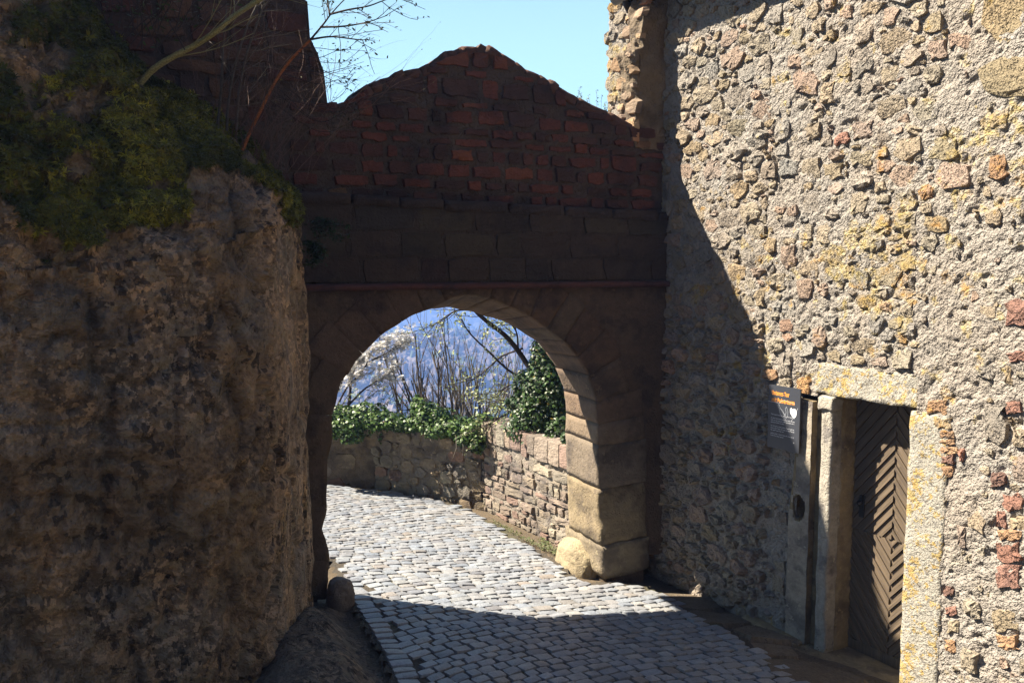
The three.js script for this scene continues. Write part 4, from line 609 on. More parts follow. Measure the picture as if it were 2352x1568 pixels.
    { const f = 1 + 0.45 * stk; c = [c[0] * f, c[1] * f, c[2] * f]; c = [lerp(c[0], 0.34, gry * 0.6), lerp(c[1], 0.29, gry * 0.6), lerp(c[2], 0.24, gry * 0.6)]; } const red = sstep(0.55, 0.8, vn(z * 2.2 + 1.2, y * 0.7, 4) * 0.5 + 0.5) * sstep(2.3, 3.0, y) * sstep(630, 660, X); c = [lerp(c[0], 0.62, red), lerp(c[1], 0.24, red), lerp(c[2], 0.15, red)];
    const och = sstep(0.18, 0.4, fbm(x * 5, y * 2.2, z * 5 + 4, 3)) * sstep(420, 560, X) * sstep(2.6, 1.2, y); c = [lerp(c[0], 0.62, och * 0.6), lerp(c[1], 0.38, och * 0.6), lerp(c[2], 0.12, och * 0.6)];
    const gm = m * (0.85 + 0.15 * vn(x * 20, y * 20, z * 20)); c = [lerp(c[0], 0.17, gm), lerp(c[1], 0.16, gm), lerp(c[2], 0.03, gm)];
    col.set(c, o * 3);
  }
  g.setAttribute('color', new THREE.BufferAttribute(col, 3)); g.computeVertexNormals();
  tag(mesh('rock_outcrop', g, M.rock), 'massive brown weathered sandstone rock face left of the lane', null, null, 'structure');
  // moss cushions
  const acc = new Acc(), R = RNG(9); for (let k = 0; k < 7; k++) { const a = k / 7 * 6.28 + R(), l = 0.5 + 0.6 * R(), w = 0.16, dx = Math.cos(a), dz = Math.sin(a), t = 0.25 + 0.5 * R(); const i = acc.v(-dz * w, 0, dx * w), j = acc.v(dz * w, 0, -dx * w), m = acc.v(dx * l * t + dz * w * 0.6, 0.55 * l, dz * l * t - dx * w * 0.6), q = acc.v(dx * l * t - dz * w * 0.6, 0.55 * l, dz * l * t + dx * w * 0.6), e = acc.v(dx * l, 0.85 * l * (1 - t * 0.5), dz * l); acc.t(i, j, m); acc.t(i, m, q); acc.t(q, m, e); }
  const spots = []; for (let tr = 0; tr < 400000 && spots.length < 42000; tr++) { const o = Math.floor(R() * mk.length); if (mk[o] > 0.35 + 0.5 * R() && g.attributes.normal.getZ(o) > -0.5) spots.push(o); }
  const im = new THREE.InstancedMesh(acc.geo(), plant(lin(1, 1, 1), 0.95, 0.2), spots.length), D = new THREE.Object3D(), up = new THREE.Vector3(0, 1, 0), N = new THREE.Vector3(), C = new THREE.Color();
  spots.forEach((o, k) => { N.fromBufferAttribute(g.attributes.normal, o); N.y += 0.35; N.normalize(); D.position.set(pos[o * 3] - N.x * 0.004, pos[o * 3 + 1] - N.y * 0.004, pos[o * 3 + 2] - N.z * 0.004); D.quaternion.setFromUnitVectors(up, N); D.rotateY(R() * 6.28); D.scale.setScalar(0.020 + 0.032 * R() * R()); D.updateMatrix(); im.setMatrixAt(k, D.matrix); const b = 0.5 + 0.9 * R(), y = sstep(-0.35, 0.35, fbm(pos[o * 3] * 3, pos[o * 3 + 1] * 3, pos[o * 3 + 2] * 3, 2)); { const h = y * R(); C.setRGB(lerp(0.050, 0.32, h) * b, lerp(0.062, 0.29, h) * b, lerp(0.010, 0.028, h) * b); }; im.setColorAt(k, C); });
  im.name = 'moss'; im.castShadow = im.receiveShadow = true; tag(im, 'thick dark green moss covering the shoulder of the rock', null, null, 'stuff'); scene.add(im);
  rock.top = (X, Y) => 0;
}
// low rock ledge at the foot
{
  const poly = px2([[640, 1400], [700, 1398], [760, 1392], [792, 1400], [822, 1452], [858, 1500], [886, 1568], [930, 1690], [960, 1800], [560, 1800], [560, 1500]]);
  const xs = poly.map((p) => p[0]), zs = poly.map((p) => p[1]);
  const g = sheet(Math.min(...xs), Math.max(...xs), Math.min(...zs), Math.max(...zs), 0.016, () => 0, () => [0.3, 0.24, 0.18], (x, z) => !inside(poly, x, z));
  const p = g.attributes.position, c = g.attributes.color; for (let i = 0; i < p.count; i++) { const x = p.getX(i), z = p.getY(i), e = inside(poly, x, z) ? edgeDist(poly, x, z) : 0, st = fbm(x * 3, z * 3, 2, 3); const h = 0.17 * sstep(0, 0.30, e + 0.05 * st) + 0.06 * st * sstep(0, 0.2, e) + 0.02 * fbm(x * 14, z * 9, 4, 4); p.setXYZ(i, x, ground(x, z) - 0.03 + h, z); const w = 0.5 + 0.5 * fbm(x * 5, z * 5, 8, 3); c.setXYZ(i, lerp(0.20, 0.34, w), lerp(0.17, 0.26, w), lerp(0.145, 0.18, w)); }
  const ix = g.index.array; for (let i = 0; i < ix.length; i += 3) { const t = ix[i + 1]; ix[i + 1] = ix[i + 2]; ix[i + 2] = t; } g.computeVertexNormals();
  tag(mesh('rock_ledge', g, M.rock), 'low dark worn rock ledge between rock face and cobbles', null, null, 'structure');
}
function boulder(name, label, category, p, size, seed, c, mat = M.ashlar) {
  const g = new THREE.IcosahedronGeometry(1, 12); const q = g.attributes.position; for (let i = 0; i < q.count; i++) { const f = (v) => Math.sign(v) * Math.pow(Math.abs(v), 0.75); q.setXYZ(i, f(q.getX(i)) * size[0], f(q.getY(i)) * size[1], f(q.getZ(i)) * size[2]); }
  const m = mesh(name, roughen(g, size[0] * 0.22, 1.4 / size[0], seed, () => c), mat); m.position.set(...p); return tag(m, label, category);
}
{ const p = onGround(783, 1384); boulder('guard_stone', 'rounded pale guard stone at the foot of the left arch jamb', 'stone', [p[0], p[1] + 0.05, p[2]], [0.105, 0.15, 0.13], 3, [0.42, 0.33, 0.25]).rotation.y = GATE_TURN; }
{ const p = gateW(-0.66, 0.12, -0.42); boulder('guard_stone', 'sunlit cream guard stone at the foot of the right arch jamb', 'stone', p, [0.16, 0.24, 0.30], 8, [0.72, 0.60, 0.38]).rotation.y = GATE_TURN; }
// ---------------------------------------------------------------- parapet walls beyond the gate
function topAt(X, Y, p) { return at(X, Y, -p[2])[1]; }
function parapet(parent, p0, p1, y0, y1, o) {
  const dx = p1[0] - p0[0], dz = p1[2] - p0[2], L = Math.hypot(dx, dz), g = new THREE.Group(); g.name = numbered('wall_section'); g.position.set(p0[0], 0, p0[2]); g.rotation.y = Math.atan2(-dz, dx); parent.add(g);
  const b = (x) => lerp(p0[1], p1[1], x / L) - 0.15, t = (x) => lerp(y0, y1, x / L), th = 0.38;
  mesh('mortar', (() => { const s = sheet(0, L, 0, 1, 0.02, () => 0, () => [0, 0, 0]); const p = s.attributes.position, c = s.attributes.color, uv = s.attributes.uv; const bot = Math.min(b(0), b(L)); for (let i = 0; i < p.count; i++) { const x = p.getX(i), y = lerp(b(x), t(x), p.getY(i)); p.setXYZ(i, x, y, o.relief * fbm(x * 8, y * 8, o.seed, 4, 0.55) - o.relief * 1.2 * sstep(0.25, 0.5, fbm(x * 11, y * 11, o.seed + 4, 3))); const k = 1 + 0.25 * fbm(x * 3, y * 3, o.seed + 1, 3); c.setXYZ(i, o.mortar[0] * k, o.mortar[1] * k, o.mortar[2] * k); uv.setXY(i, x, y); } s.computeVertexNormals(); return s; })(), M.parapetMortar, g);
  mesh('wall_core', paint(solid([[0, b(0) - 0.5], [L, b(L) - 0.5], [L, t(L)], [0, t(0)]], -th, -0.035), o.mortar), M.parapetMortar, g);
  const cope = o.coping ?? 0.0;
  const st = o.coursed ? (() => { const out = [], R = RNG(o.seed); let y = 0; const H = 1.2; while (y < H) { const h = 0.05 + 0.13 * R() * R() + 0.03 * R(); let x = -R() * 0.1; while (x < L) { const w = 0.07 + 0.30 * R() * (0.5 + R()), gp = 0.008 + 0.008 * R(); const yy = (q, f) => b(q) + 0.12 + f; const x1 = Math.min(L, x + w), xx = Math.max(0, x); if (x1 - xx > 0.05 && yy((xx + x1) / 2, y + h) < t((xx + x1) / 2) - cope) out.push({ poly: [[xx + gp, yy(xx, y + gp)], [x1 - gp, yy(x1, y + gp + 0.012 * (R() - 0.5))], [x1 - gp, yy(x1, y + h - gp + 0.02 * (R() - 0.5))], [xx + gp, yy(xx, y + h - gp)]], x: (xx + x1) / 2, y: y + h / 2, r: h / 2 }); x = x1 === L ? L + 1 : x1; } y += h; } return out; })()
    : layout({ x0: 0.02, x1: L - 0.02, y0: Math.min(b(0), b(L)) + 0.12, y1: Math.max(y0, y1) - cope, sizes: o.sizes, aspect: 1.25, gap: 0.016, seed: o.seed, tries: 5000, keep: (x, y, r) => y > b(x) + 0.12 && y < t(x) - cope - r });
  addStones(g, st, M.parapetStone, 'stone', 220, (s) => { const Q = RNG(Math.floor(s.x * 5003 + s.y * 991)); return { h: o.proud * (0.15 + Q()), sink: 0.04, col: vary(Q, pick(Q, o.tones), 0.2), tilt: 0.25, rough: 0.12, n: 10, bev: 0.91, chip: 0.6 }; });
  if (cope) { const R = RNG(o.seed + 3); let x = 0.0, k = 0; while (x < L - 0.05) { const w = 0.10 + 0.20 * R(), x1 = Math.min(L, x + w), sl = Math.atan2(t(L) - t(0), L), hh = cope * (0.85 + 0.25 * R()), c = vary(R, pick(R, o.tones), 0.2), q = block(-(x1 - x) / 2 + 0.004, (x1 - x) / 2 - 0.004, -hh, 0.008 * R(), -th - 0.02, 0.025 + 0.015 * R(), { seg: 0.035, r: 0.014, amp: 0.014, freq: 9, seed: k++ * 3, col: () => c }); const pp = q.attributes.position; for (let i = 0; i < pp.count; i++) pp.setY(i, pp.getY(i) + pp.getX(i) * Math.tan(sl)); q.computeVertexNormals(); q.translate((x + x1) / 2, t((x + x1) / 2), 0); mesh('coping_stone', q, M.parapetStone, g); x = x1; } }
  return g;
}
const B1 = onGround(1312, 1262), B2 = onGround(1098, 1160), A1 = onGround(1104, 1166), A2 = onGround(862, 1119), A3 = onGround(560, 1100);
{
  const w = base('boundary_wall'); tag(w, 'sunlit reddish block parapet wall running from the right arch jamb', 'wall');
  parapet(w, B2, B1, topAt(1112, 963, B2), topAt(1320, 1027, B1), { seed: 12, relief: 0.022, mortar: [0.60, 0.53, 0.44], proud: 0.030, coursed: true, coping: 0.26, tones: [[4, [0.58, 0.47, 0.38]], [3, [0.58, 0.50, 0.39]], [1.4, [0.54, 0.38, 0.31]], [1, [0.62, 0.54, 0.42]], [1, [0.46, 0.37, 0.30]]] });
}
{
  const w = base('boundary_wall'); tag(w, 'brown rubble boundary wall with ivy on top across the bend', 'wall');
  const yA = topAt(1000, 985, [0, 0, (A1[2] + A2[2]) / 2]);
  parapet(w, A2, A1, yA, yA - 0.03, { seed: 19, relief: 0.028, mortar: [0.56, 0.46, 0.33], proud: 0.035, sizes: [0.10, 0.075, 0.055, 0.042, 0.035], tones: [[4, [0.62, 0.50, 0.33]], [2, [0.66, 0.54, 0.36]], [1, [0.58, 0.36, 0.24]], [2, [0.54, 0.47, 0.37]]] });
  parapet(w, A3, A2, yA - 0.02, yA, { seed: 29, relief: 0.02, mortar: [0.48, 0.37, 0.24], proud: 0.014, sizes: [0.14, 0.11, 0.08], tones: [[4, [0.52, 0.40, 0.25]], [1, [0.52, 0.31, 0.20]], [2, [0.48, 0.39, 0.29]]] });
}
//==PLANTS==
// ---------------------------------------------------------------- plants
const ivyLeaf = (() => { const a = new Acc(), c = a.v(0, 0.02, 0.35), P = [[0, 0, 0], [0.32, -0.02, 0.02], [0.5, 0.0, 0.42], [0.24, 0.0, 0.55], [0, 0.0, 1], [-0.24, 0.0, 0.55], [-0.5, 0.0, 0.42], [-0.32, -0.02, 0.02]].map((p) => a.v(p[0], p[1] - 0.12 * Math.abs(p[0]), p[2])); for (let i = 0; i < P.length; i++) a.t(c, P[(i + 1) % P.length], P[i]); return a.geo(); })();
const budLeaf = (() => { const a = new Acc(), c = a.v(0, 0.06, 0.5), P = [[0, 0, 0], [0.22, 0, 0.35], [0.16, 0, 0.75], [0, 0, 1], [-0.16, 0, 0.75], [-0.22, 0, 0.35]].map((p) => a.v(...p)); for (let i = 0; i < 6; i++) a.t(c, P[(i + 1) % 6], P[i]); return a.geo(); })();
const petal = (() => { const a = new Acc(); for (let k = 0; k < 5; k++) { const an = k / 5 * 6.283, x = Math.cos(an), z = Math.sin(an), o = a.v(0, 0, 0), l = a.v(x * 0.7 - z * 0.32, 0.2, z * 0.7 + x * 0.32), m = a.v(x, 0.3, z), r = a.v(x * 0.7 + z * 0.32, 0.2, z * 0.7 - x * 0.32); a.t(o, m, l); a.t(o, r, m); } return a.geo(); })();
const D = new THREE.Object3D(), V = new THREE.Vector3(), UP = new THREE.Vector3(0, 1, 0);
function scatter(name, parent, geo, mat, L, tones, seed, kind = 'stuff') {   // L: [x, y, z, size, nx, ny, nz]
  const R = RNG(seed), im = new THREE.InstancedMesh(geo, mat, L.length), C = new THREE.Color();
  L.forEach((p, k) => { V.set((p[4] ?? 0) + (R() - 0.5) * 1.1, (p[5] ?? 0.6) + (R() - 0.5) * 1.1, (p[6] ?? 0) + (R() - 0.5) * 1.1).normalize(); D.position.set(p[0], p[1], p[2]); D.quaternion.setFromUnitVectors(UP, V); D.rotateY(R() * 6.283); D.scale.setScalar(p[3] * (0.65 + 0.6 * R())); D.updateMatrix(); im.setMatrixAt(k, D.matrix); const c = vary(R, pick(R, tones), 0.25); C.setRGB(c[0] * 0.62, c[1] * 0.62, c[2] * 0.62); im.setColorAt(k, C); });
  im.name = numbered(name); im.castShadow = im.receiveShadow = true; im.userData.kind = kind; parent.add(im); return im;
}
const leafMat = plant(lin(1, 1, 1), 0.42, 0.22), softLeaf = plant(lin(1, 1, 1), 0.7, 0.4), petalMat = plant(lin(1, 1, 1), 0.8, 0.35);
// a branch that wanders from p in direction d and forks; ends collects twig points
function grow(acc, p, d, len, r, depth, R, o, ends) {
  const n = Math.max(3, Math.ceil(len / (o.step ?? 0.12))), pts = [p.slice()]; let q = p.slice(), v = d.slice();
  for (let k = 0; k < n; k++) { for (let c = 0; c < 3; c++) v[c] += (R() - 0.5) * (o.wob ?? 0.25); v[1] += o.rise ?? 0.02; const l = Math.hypot(...v); v = v.map((e) => e / l); q = q.map((e, c) => e + v[c] * len / n); pts.push(q.slice()); if (ends && depth <= (o.leafDepth ?? 1)) ends.push([...q, v]); }
  tube(acc, pts, r, r * (depth ? 0.55 : 0.3), depth > 1 ? 6 : 4);
  if (depth > 0) { const m = o.kids ?? 5; for (let k = 0; k < m; k++) { const t = 0.25 + 0.75 * (k + R()) / m, i = Math.min(n, Math.floor(t * n)), s = pts[i]; const e = [v[0] + (R() - 0.5) * (o.open ?? 1.5), v[1] + (R() - 0.5) * (o.open ?? 1.5) * 0.8 + (o.lift ?? 0.15), v[2] + (R() - 0.5) * (o.open ?? 1.5)], l = Math.hypot(...e); grow(acc, s, e.map((x) => x / l), len * (o.ratio ?? 0.55) * (0.6 + 0.6 * R()), r * lerp(0.62, 0.35, t), depth - 1, R, o, ends); } }
}
function limb(acc, L, r0, r1, sides = 7) { const c = new THREE.CatmullRomCurve3(L.map((p) => new THREE.Vector3(...p))); const P = c.getPoints(L.length * 5).map((v) => [v.x, v.y, v.z]); tube(acc, P, r0, r1, sides); return P; }
// twigs growing from a limb
function twigs(acc, P, n, len, r, R, o, ends, from = 0.2) { for (let k = 0; k < n; k++) { const t = from + (1 - from) * (k + R()) / n, i = clamp(Math.floor(t * (P.length - 1)), 1, P.length - 1), a = P[i - 1], b = P[i], l = Math.hypot(b[0] - a[0], b[1] - a[1], b[2] - a[2]); const e = [(b[0] - a[0]) / l + (R() - 0.5) * 1.7, (b[1] - a[1]) / l + (R() - 0.5) * 1.7, (b[2] - a[2]) / l + (R() - 0.5) * 1.4], m = Math.hypot(...e); grow(acc, b, e.map((x) => x / m), len * (0.5 + R()), r, o.depth ?? 1, R, o, ends); } }
const barkBrown = bark(lin(0.20, 0.15, 0.11)), barkGrey = bark(lin(0.30, 0.26, 0.20)), barkRed = bark(lin(0.95, 0.34, 0.12)), barkYellow = bark(lin(0.62, 0.58, 0.24)), barkDark = bark(lin(0.09, 0.06, 0.05));
const mid = (a) => [a[0], a[1], a[2]];

// ivy on the boundary wall
{
  const R = RNG(3), mk = (name, label, blobs, n, size, seed, tones, extra) => {
    const g = base(name, mid(blobs[0].p)); tag(g, label, 'ivy', null); const L = [], o = blobs[0].p, acc = new Acc();
    const tot = blobs.reduce((s, b) => s + b.r[0] * b.r[1], 0);
    for (const b of blobs) for (let k = 0; k < n * b.r[0] * b.r[1] / tot; k++) { let x, y, z; do { x = R() * 2 - 1; y = R() * 2 - 1; z = R() * 2 - 1; } while (x * x + y * y + z * z > 1); const l = Math.hypot(x, y, z), q = Math.pow(l, 0.4) / (l + 1e-6); const wob = 1 + 0.35 * vn(b.p[0] * 5 + x * 2, y * 2, z * 2); L.push([b.p[0] - o[0] + x * q * b.r[0] * wob, b.p[1] - o[1] + y * q * b.r[1] * wob, b.p[2] - o[2] + z * q * b.r[2] * wob, size, x, y * 0.7 + 0.35, z]); }
    for (const b of blobs) for (let k = 0; k < 7; k++) grow(acc, [b.p[0] - o[0] + (R() - 0.5) * b.r[0], b.p[1] - o[1] - b.r[1], b.p[2] - o[2]], [(R() - 0.5) * 0.8, 1, (R() - 0.5) * 0.6], b.r[1] * 1.6, 0.007, 1, R, { kids: 4 });
    if (!name.includes('tree')) mesh('stems', acc.geo(), barkBrown, g); scatter('leaves', g, ivyLeaf, leafMat, L, tones, seed); if (extra) extra(g, o); return g;
  };
  const tones = [[5, [0.07, 0.14, 0.03]], [3, [0.12, 0.22, 0.045]], [2, [0.045, 0.085, 0.025]], [1, [0.20, 0.30, 0.07]]];
  const bl = (X, Y, d, rx, ry, rz) => ({ p: at(X, Y, d), r: [rx, ry, rz] });
  mk('ivy', 'glossy green ivy lying along the left half of the boundary wall', [bl(800, 975, 11.0, 0.42, 0.17, 0.28), bl(740, 972, 11.0, 0.36, 0.2, 0.26), bl(880, 966, 11.05, 0.36, 0.13, 0.25), bl(840, 946, 11.2, 0.34, 0.12, 0.22), bl(790, 950, 11.2, 0.3, 0.12, 0.22), bl(925, 974, 11.0, 0.24, 0.10, 0.2), bl(805, 1002, 10.82, 0.16, 0.10, 0.10), bl(872, 1005, 10.84, 0.018, 0.07, 0.02)], 4600, 0.045, 5, tones);
  mk('ivy', 'dense ivy mound in the middle with a bright green pointed tip', [bl(990, 958, 11.1, 0.26, 0.16, 0.26), bl(965, 942, 11.15, 0.16, 0.14, 0.16), bl(958, 928, 11.2, 0.08, 0.12, 0.1), bl(1015, 962, 11.1, 0.22, 0.13, 0.2), bl(960, 975, 11.0, 0.3, 0.10, 0.2)], 2400, 0.044, 6, tones);
  mk('ivy', 'ivy spilling over the corner where both parapet walls meet', [bl(1050, 982, 10.75, 0.30, 0.13, 0.24), bl(1085, 990, 10.55, 0.20, 0.15, 0.2), bl(1010, 988, 10.8, 0.26, 0.10, 0.2), bl(1095, 1020, 10.35, 0.12, 0.12, 0.1), bl(1110, 966, 10.65, 0.16, 0.1, 0.14), bl(1070, 1010, 10.45, 0.14, 0.09, 0.1)], 3000, 0.044, 7, tones, (g, o) => { for (const [X, Y] of [[1040, 1052], [1062, 1046], [1070, 1060]]) { const acc = new Acc(), a = at(1052 + (X - 1052) * 0.4, 1000, 10.42), b = at(X, Y, 10.34); tube(acc, [a, [(a[0] + b[0]) / 2 + 0.03, (a[1] + b[1]) / 2, (a[2] + b[2]) / 2 + 0.05], b].map((p) => p.map((v, i) => v - o[i])), 0.006, 0.003, 4); mesh('hanging_stem', acc.geo(), barkGrey, g); } });
  mk('ivy_tree', 'tree trunk smothered in dark ivy behind the right parapet', [bl(1262, 905, 9.9, 0.34, 0.52, 0.34), bl(1250, 830, 9.95, 0.22, 0.28, 0.26), bl(1235, 960, 9.9, 0.40, 0.34, 0.36), bl(1290, 960, 9.8, 0.3, 0.5, 0.3), bl(1205, 880, 10, 0.16, 0.18, 0.2), bl(1235, 795, 10, 0.10, 0.10, 0.12), bl(1200, 985, 10, 0.22, 0.14, 0.22), bl(1285, 1010, 9.4, 0.2, 0.26, 0.16), bl(1302, 1012, 8.95, 0.09, 0.13, 0.10), bl(1190, 930, 10.05, 0.14, 0.14, 0.16)], 11000, 0.044, 8, [[5, [0.04, 0.09, 0.022]], [3, [0.07, 0.14, 0.03]], [2, [0.03, 0.055, 0.02]], [0.25, [0.32, 0.26, 0.05]]], (g, o) => { const acc = new Acc(); limb(acc, [at(1265, 1130, 10), at(1262, 1000, 10), at(1255, 900, 10), at(1248, 800, 10)].map((p) => p.map((v, i) => v - o[i])), 0.11, 0.06, 9); mesh('trunk', acc.geo(), barkBrown, g); });
}
// spring tree with hanging catkin leaves in front of the valley
{
  const R = RNG(17), o = at(1190, 815, 10.3), g = base('catkin_tree', o); tag(g, 'bending dark limbs with pale green young leaves beside the ivy tree', 'tree');
  const acc = new Acc(), ends = [], loc = (L) => L.map(([X, Y, d]) => at(X, Y, d).map((v, i) => v - o[i]));
  const limbs = [[[[1250, 900, 10.1], [1192, 808, 10.2], [1160, 770, 10.2], [1115, 735, 10.1], [1088, 708, 10.0], [1075, 670, 9.9]], 0.036, 0.02], [[[1088, 712, 10.0], [1050, 713, 10.0], [1015, 733, 10.1], [990, 750, 10.2]], 0.012, 0.006], [[[1230, 880, 10.4], [1175, 855, 10.5], [1120, 805, 10.5], [1075, 760, 10.4], [1058, 728, 10.4]], 0.018, 0.006], [[[1230, 960, 10.2], [1180, 945, 10.3], [1130, 970, 10.3], [1105, 985, 10.4]], 0.014, 0.006], [[[1240, 880, 10.2], [1190, 920, 10.2], [1145, 935, 10.3]], 0.012, 0.005], [[[1200, 800, 10.3], [1150, 820, 10.5], [1110, 855, 10.6], [1075, 880, 10.6]], 0.014, 0.005], [[[1190, 800, 10.2], [1185, 760, 10.1], [1160, 730, 10.1]], 0.014, 0.005], [[[1225, 870, 10.6], [1160, 890, 10.8], [1120, 925, 10.8]], 0.012, 0.005]];
  for (const [L, a, b] of limbs) { const P = limb(acc, loc(L), a, b); twigs(acc, P, 9, 0.36, 0.005, R, { depth: 1, kids: 4, wob: 0.4, ratio: 0.5, leafDepth: 1, step: 0.08 }, ends, 0.15); }
  mesh('branches', acc.geo(), barkDark, g);
  scatter('leaves', g, budLeaf, softLeaf, ends.filter(() => R() < 0.95).map((e) => [e[0] + (R() - 0.5) * 0.04, e[1] + (R() - 0.5) * 0.05, e[2] + (R() - 0.5) * 0.04, 0.05, 0, -0.4, 0]), [[4, [0.50, 0.56, 0.26]], [2, [0.60, 0.64, 0.38]], [1, [0.34, 0.44, 0.14]]], 4);
}
// leafless shrubs on the slope behind the wall
function bareShrub(label, X, n, d, hgt, seed, mat, lean, sway) {
  const R = RNG(seed), o = at(X, 1010, d), g = base('bare_shrub', o); tag(g, label, 'shrub'); const acc = new Acc();
  for (let k = 0; k < n; k++) { const a = (k + 0.5) / n * 2 - 1, v = [a * sway + lean + (R() - 0.5) * 0.15, 1, (R() - 0.5) * 0.5], l = Math.hypot(...v); grow(acc, [(a * 0.35) + (R() - 0.5) * 0.15, -0.3, (R() - 0.5) * 0.4], v.map((e) => e / l), hgt * (0.65 + 0.5 * R()) * (1 - 0.35 * a * a), 0.017, 2, R, { kids: 5, open: 1.0, wob: 0.13, rise: 0.015, lift: 0.35, ratio: 0.42 }); }
  mesh('stems', acc.geo(), mat, g); return g;
}
bareShrub('leafless grey brown shrub fanning upwards behind the ivy mound', 1045, 17, 13.5, 2.0, 41, barkGrey, -0.05, 0.55);
bareShrub('thin leafless whips standing left of the fanning shrub', 985, 10, 12.6, 1.75, 43, barkBrown, -0.12, 0.32);
bareShrub('tangled brown leafless bush between fanning shrub and ivy tree', 1120, 18, 13.0, 1.45, 47, barkGrey, 0.05, 0.7);
// blossoming tree on the left
{
  const R = RNG(29), o = at(800, 960, 12.2), g = base('blossoming_tree', o); tag(g, 'fruit tree with white blossom and dark twigs at the left of the arch view', 'tree');
  const acc = new Acc(), ends = [], green = [], loc = (L) => L.map(([X, Y, d]) => at(X, Y, d).map((v, i) => v - o[i]));
  for (const [L, a, b, n] of [[[[770, 1010, 12.2], [800, 930, 12.2], [806, 880, 12.2], [815, 845, 12.2], [840, 815, 12.2]], 0.03, 0.008, 9], [[[800, 930, 12.2], [835, 895, 12.3], [865, 875, 12.4], [905, 850, 12.4]], 0.018, 0.006, 6], [[[810, 880, 12.2], [850, 830, 12.0], [880, 815, 12.0], [905, 800, 12.0], [925, 783, 12.0]], 0.014, 0.005, 7], [[[770, 940, 12.1], [800, 885, 12.0], [830, 855, 12.0], [860, 800, 12.0], [885, 775, 12.0]], 0.016, 0.005, 8], [[[730, 960, 12.4], [775, 900, 12.4], [795, 850, 12.4], [810, 820, 12.4]], 0.016, 0.006, 6]]) { const P = limb(acc, loc(L), a, b); const e = []; twigs(acc, P, n, 0.3, 0.005, R, { depth: 1, kids: 3, wob: 0.4, step: 0.08 }, e, 0.3); for (const q of e) (q[1] > 0.42 && R() < 0.8 ? ends : green).push(q); for (let k = 0; k < P.length; k++) if (P[k][1] > 0.5) ends.push([...P[k]]); }
  for (let k = 0; k < 4; k++) twigs(acc, limb(acc, loc([[760 + k * 45, 1000, 11.9], [775 + k * 45, 950, 11.9], [800 + k * 40, 905 + 10 * k, 11.9]]), 0.01, 0.004), 6, 0.3, 0.004, R, { depth: 1, kids: 3, wob: 0.4 }, green, 0.3);
  mesh('branches', acc.geo(), barkDark, g);
  const B = []; for (const e of ends) for (let k = 0; k < 7; k++) B.push([e[0] + (R() - 0.5) * 0.11, e[1] + (R() - 0.5) * 0.11, e[2] + (R() - 0.5) * 0.11, 0.026]);
  scatter('blossom', g, petal, petalMat, B, [[5, [0.95, 0.94, 0.92]], [1, [0.75, 0.71, 0.66]]], 5);
  scatter('leaves', g, budLeaf, softLeaf, green.filter(() => R() < 0.7).map((e) => [e[0], e[1], e[2], 0.045]), [[3, [0.36, 0.40, 0.12]], [2, [0.28, 0.36, 0.12]]], 6);
}
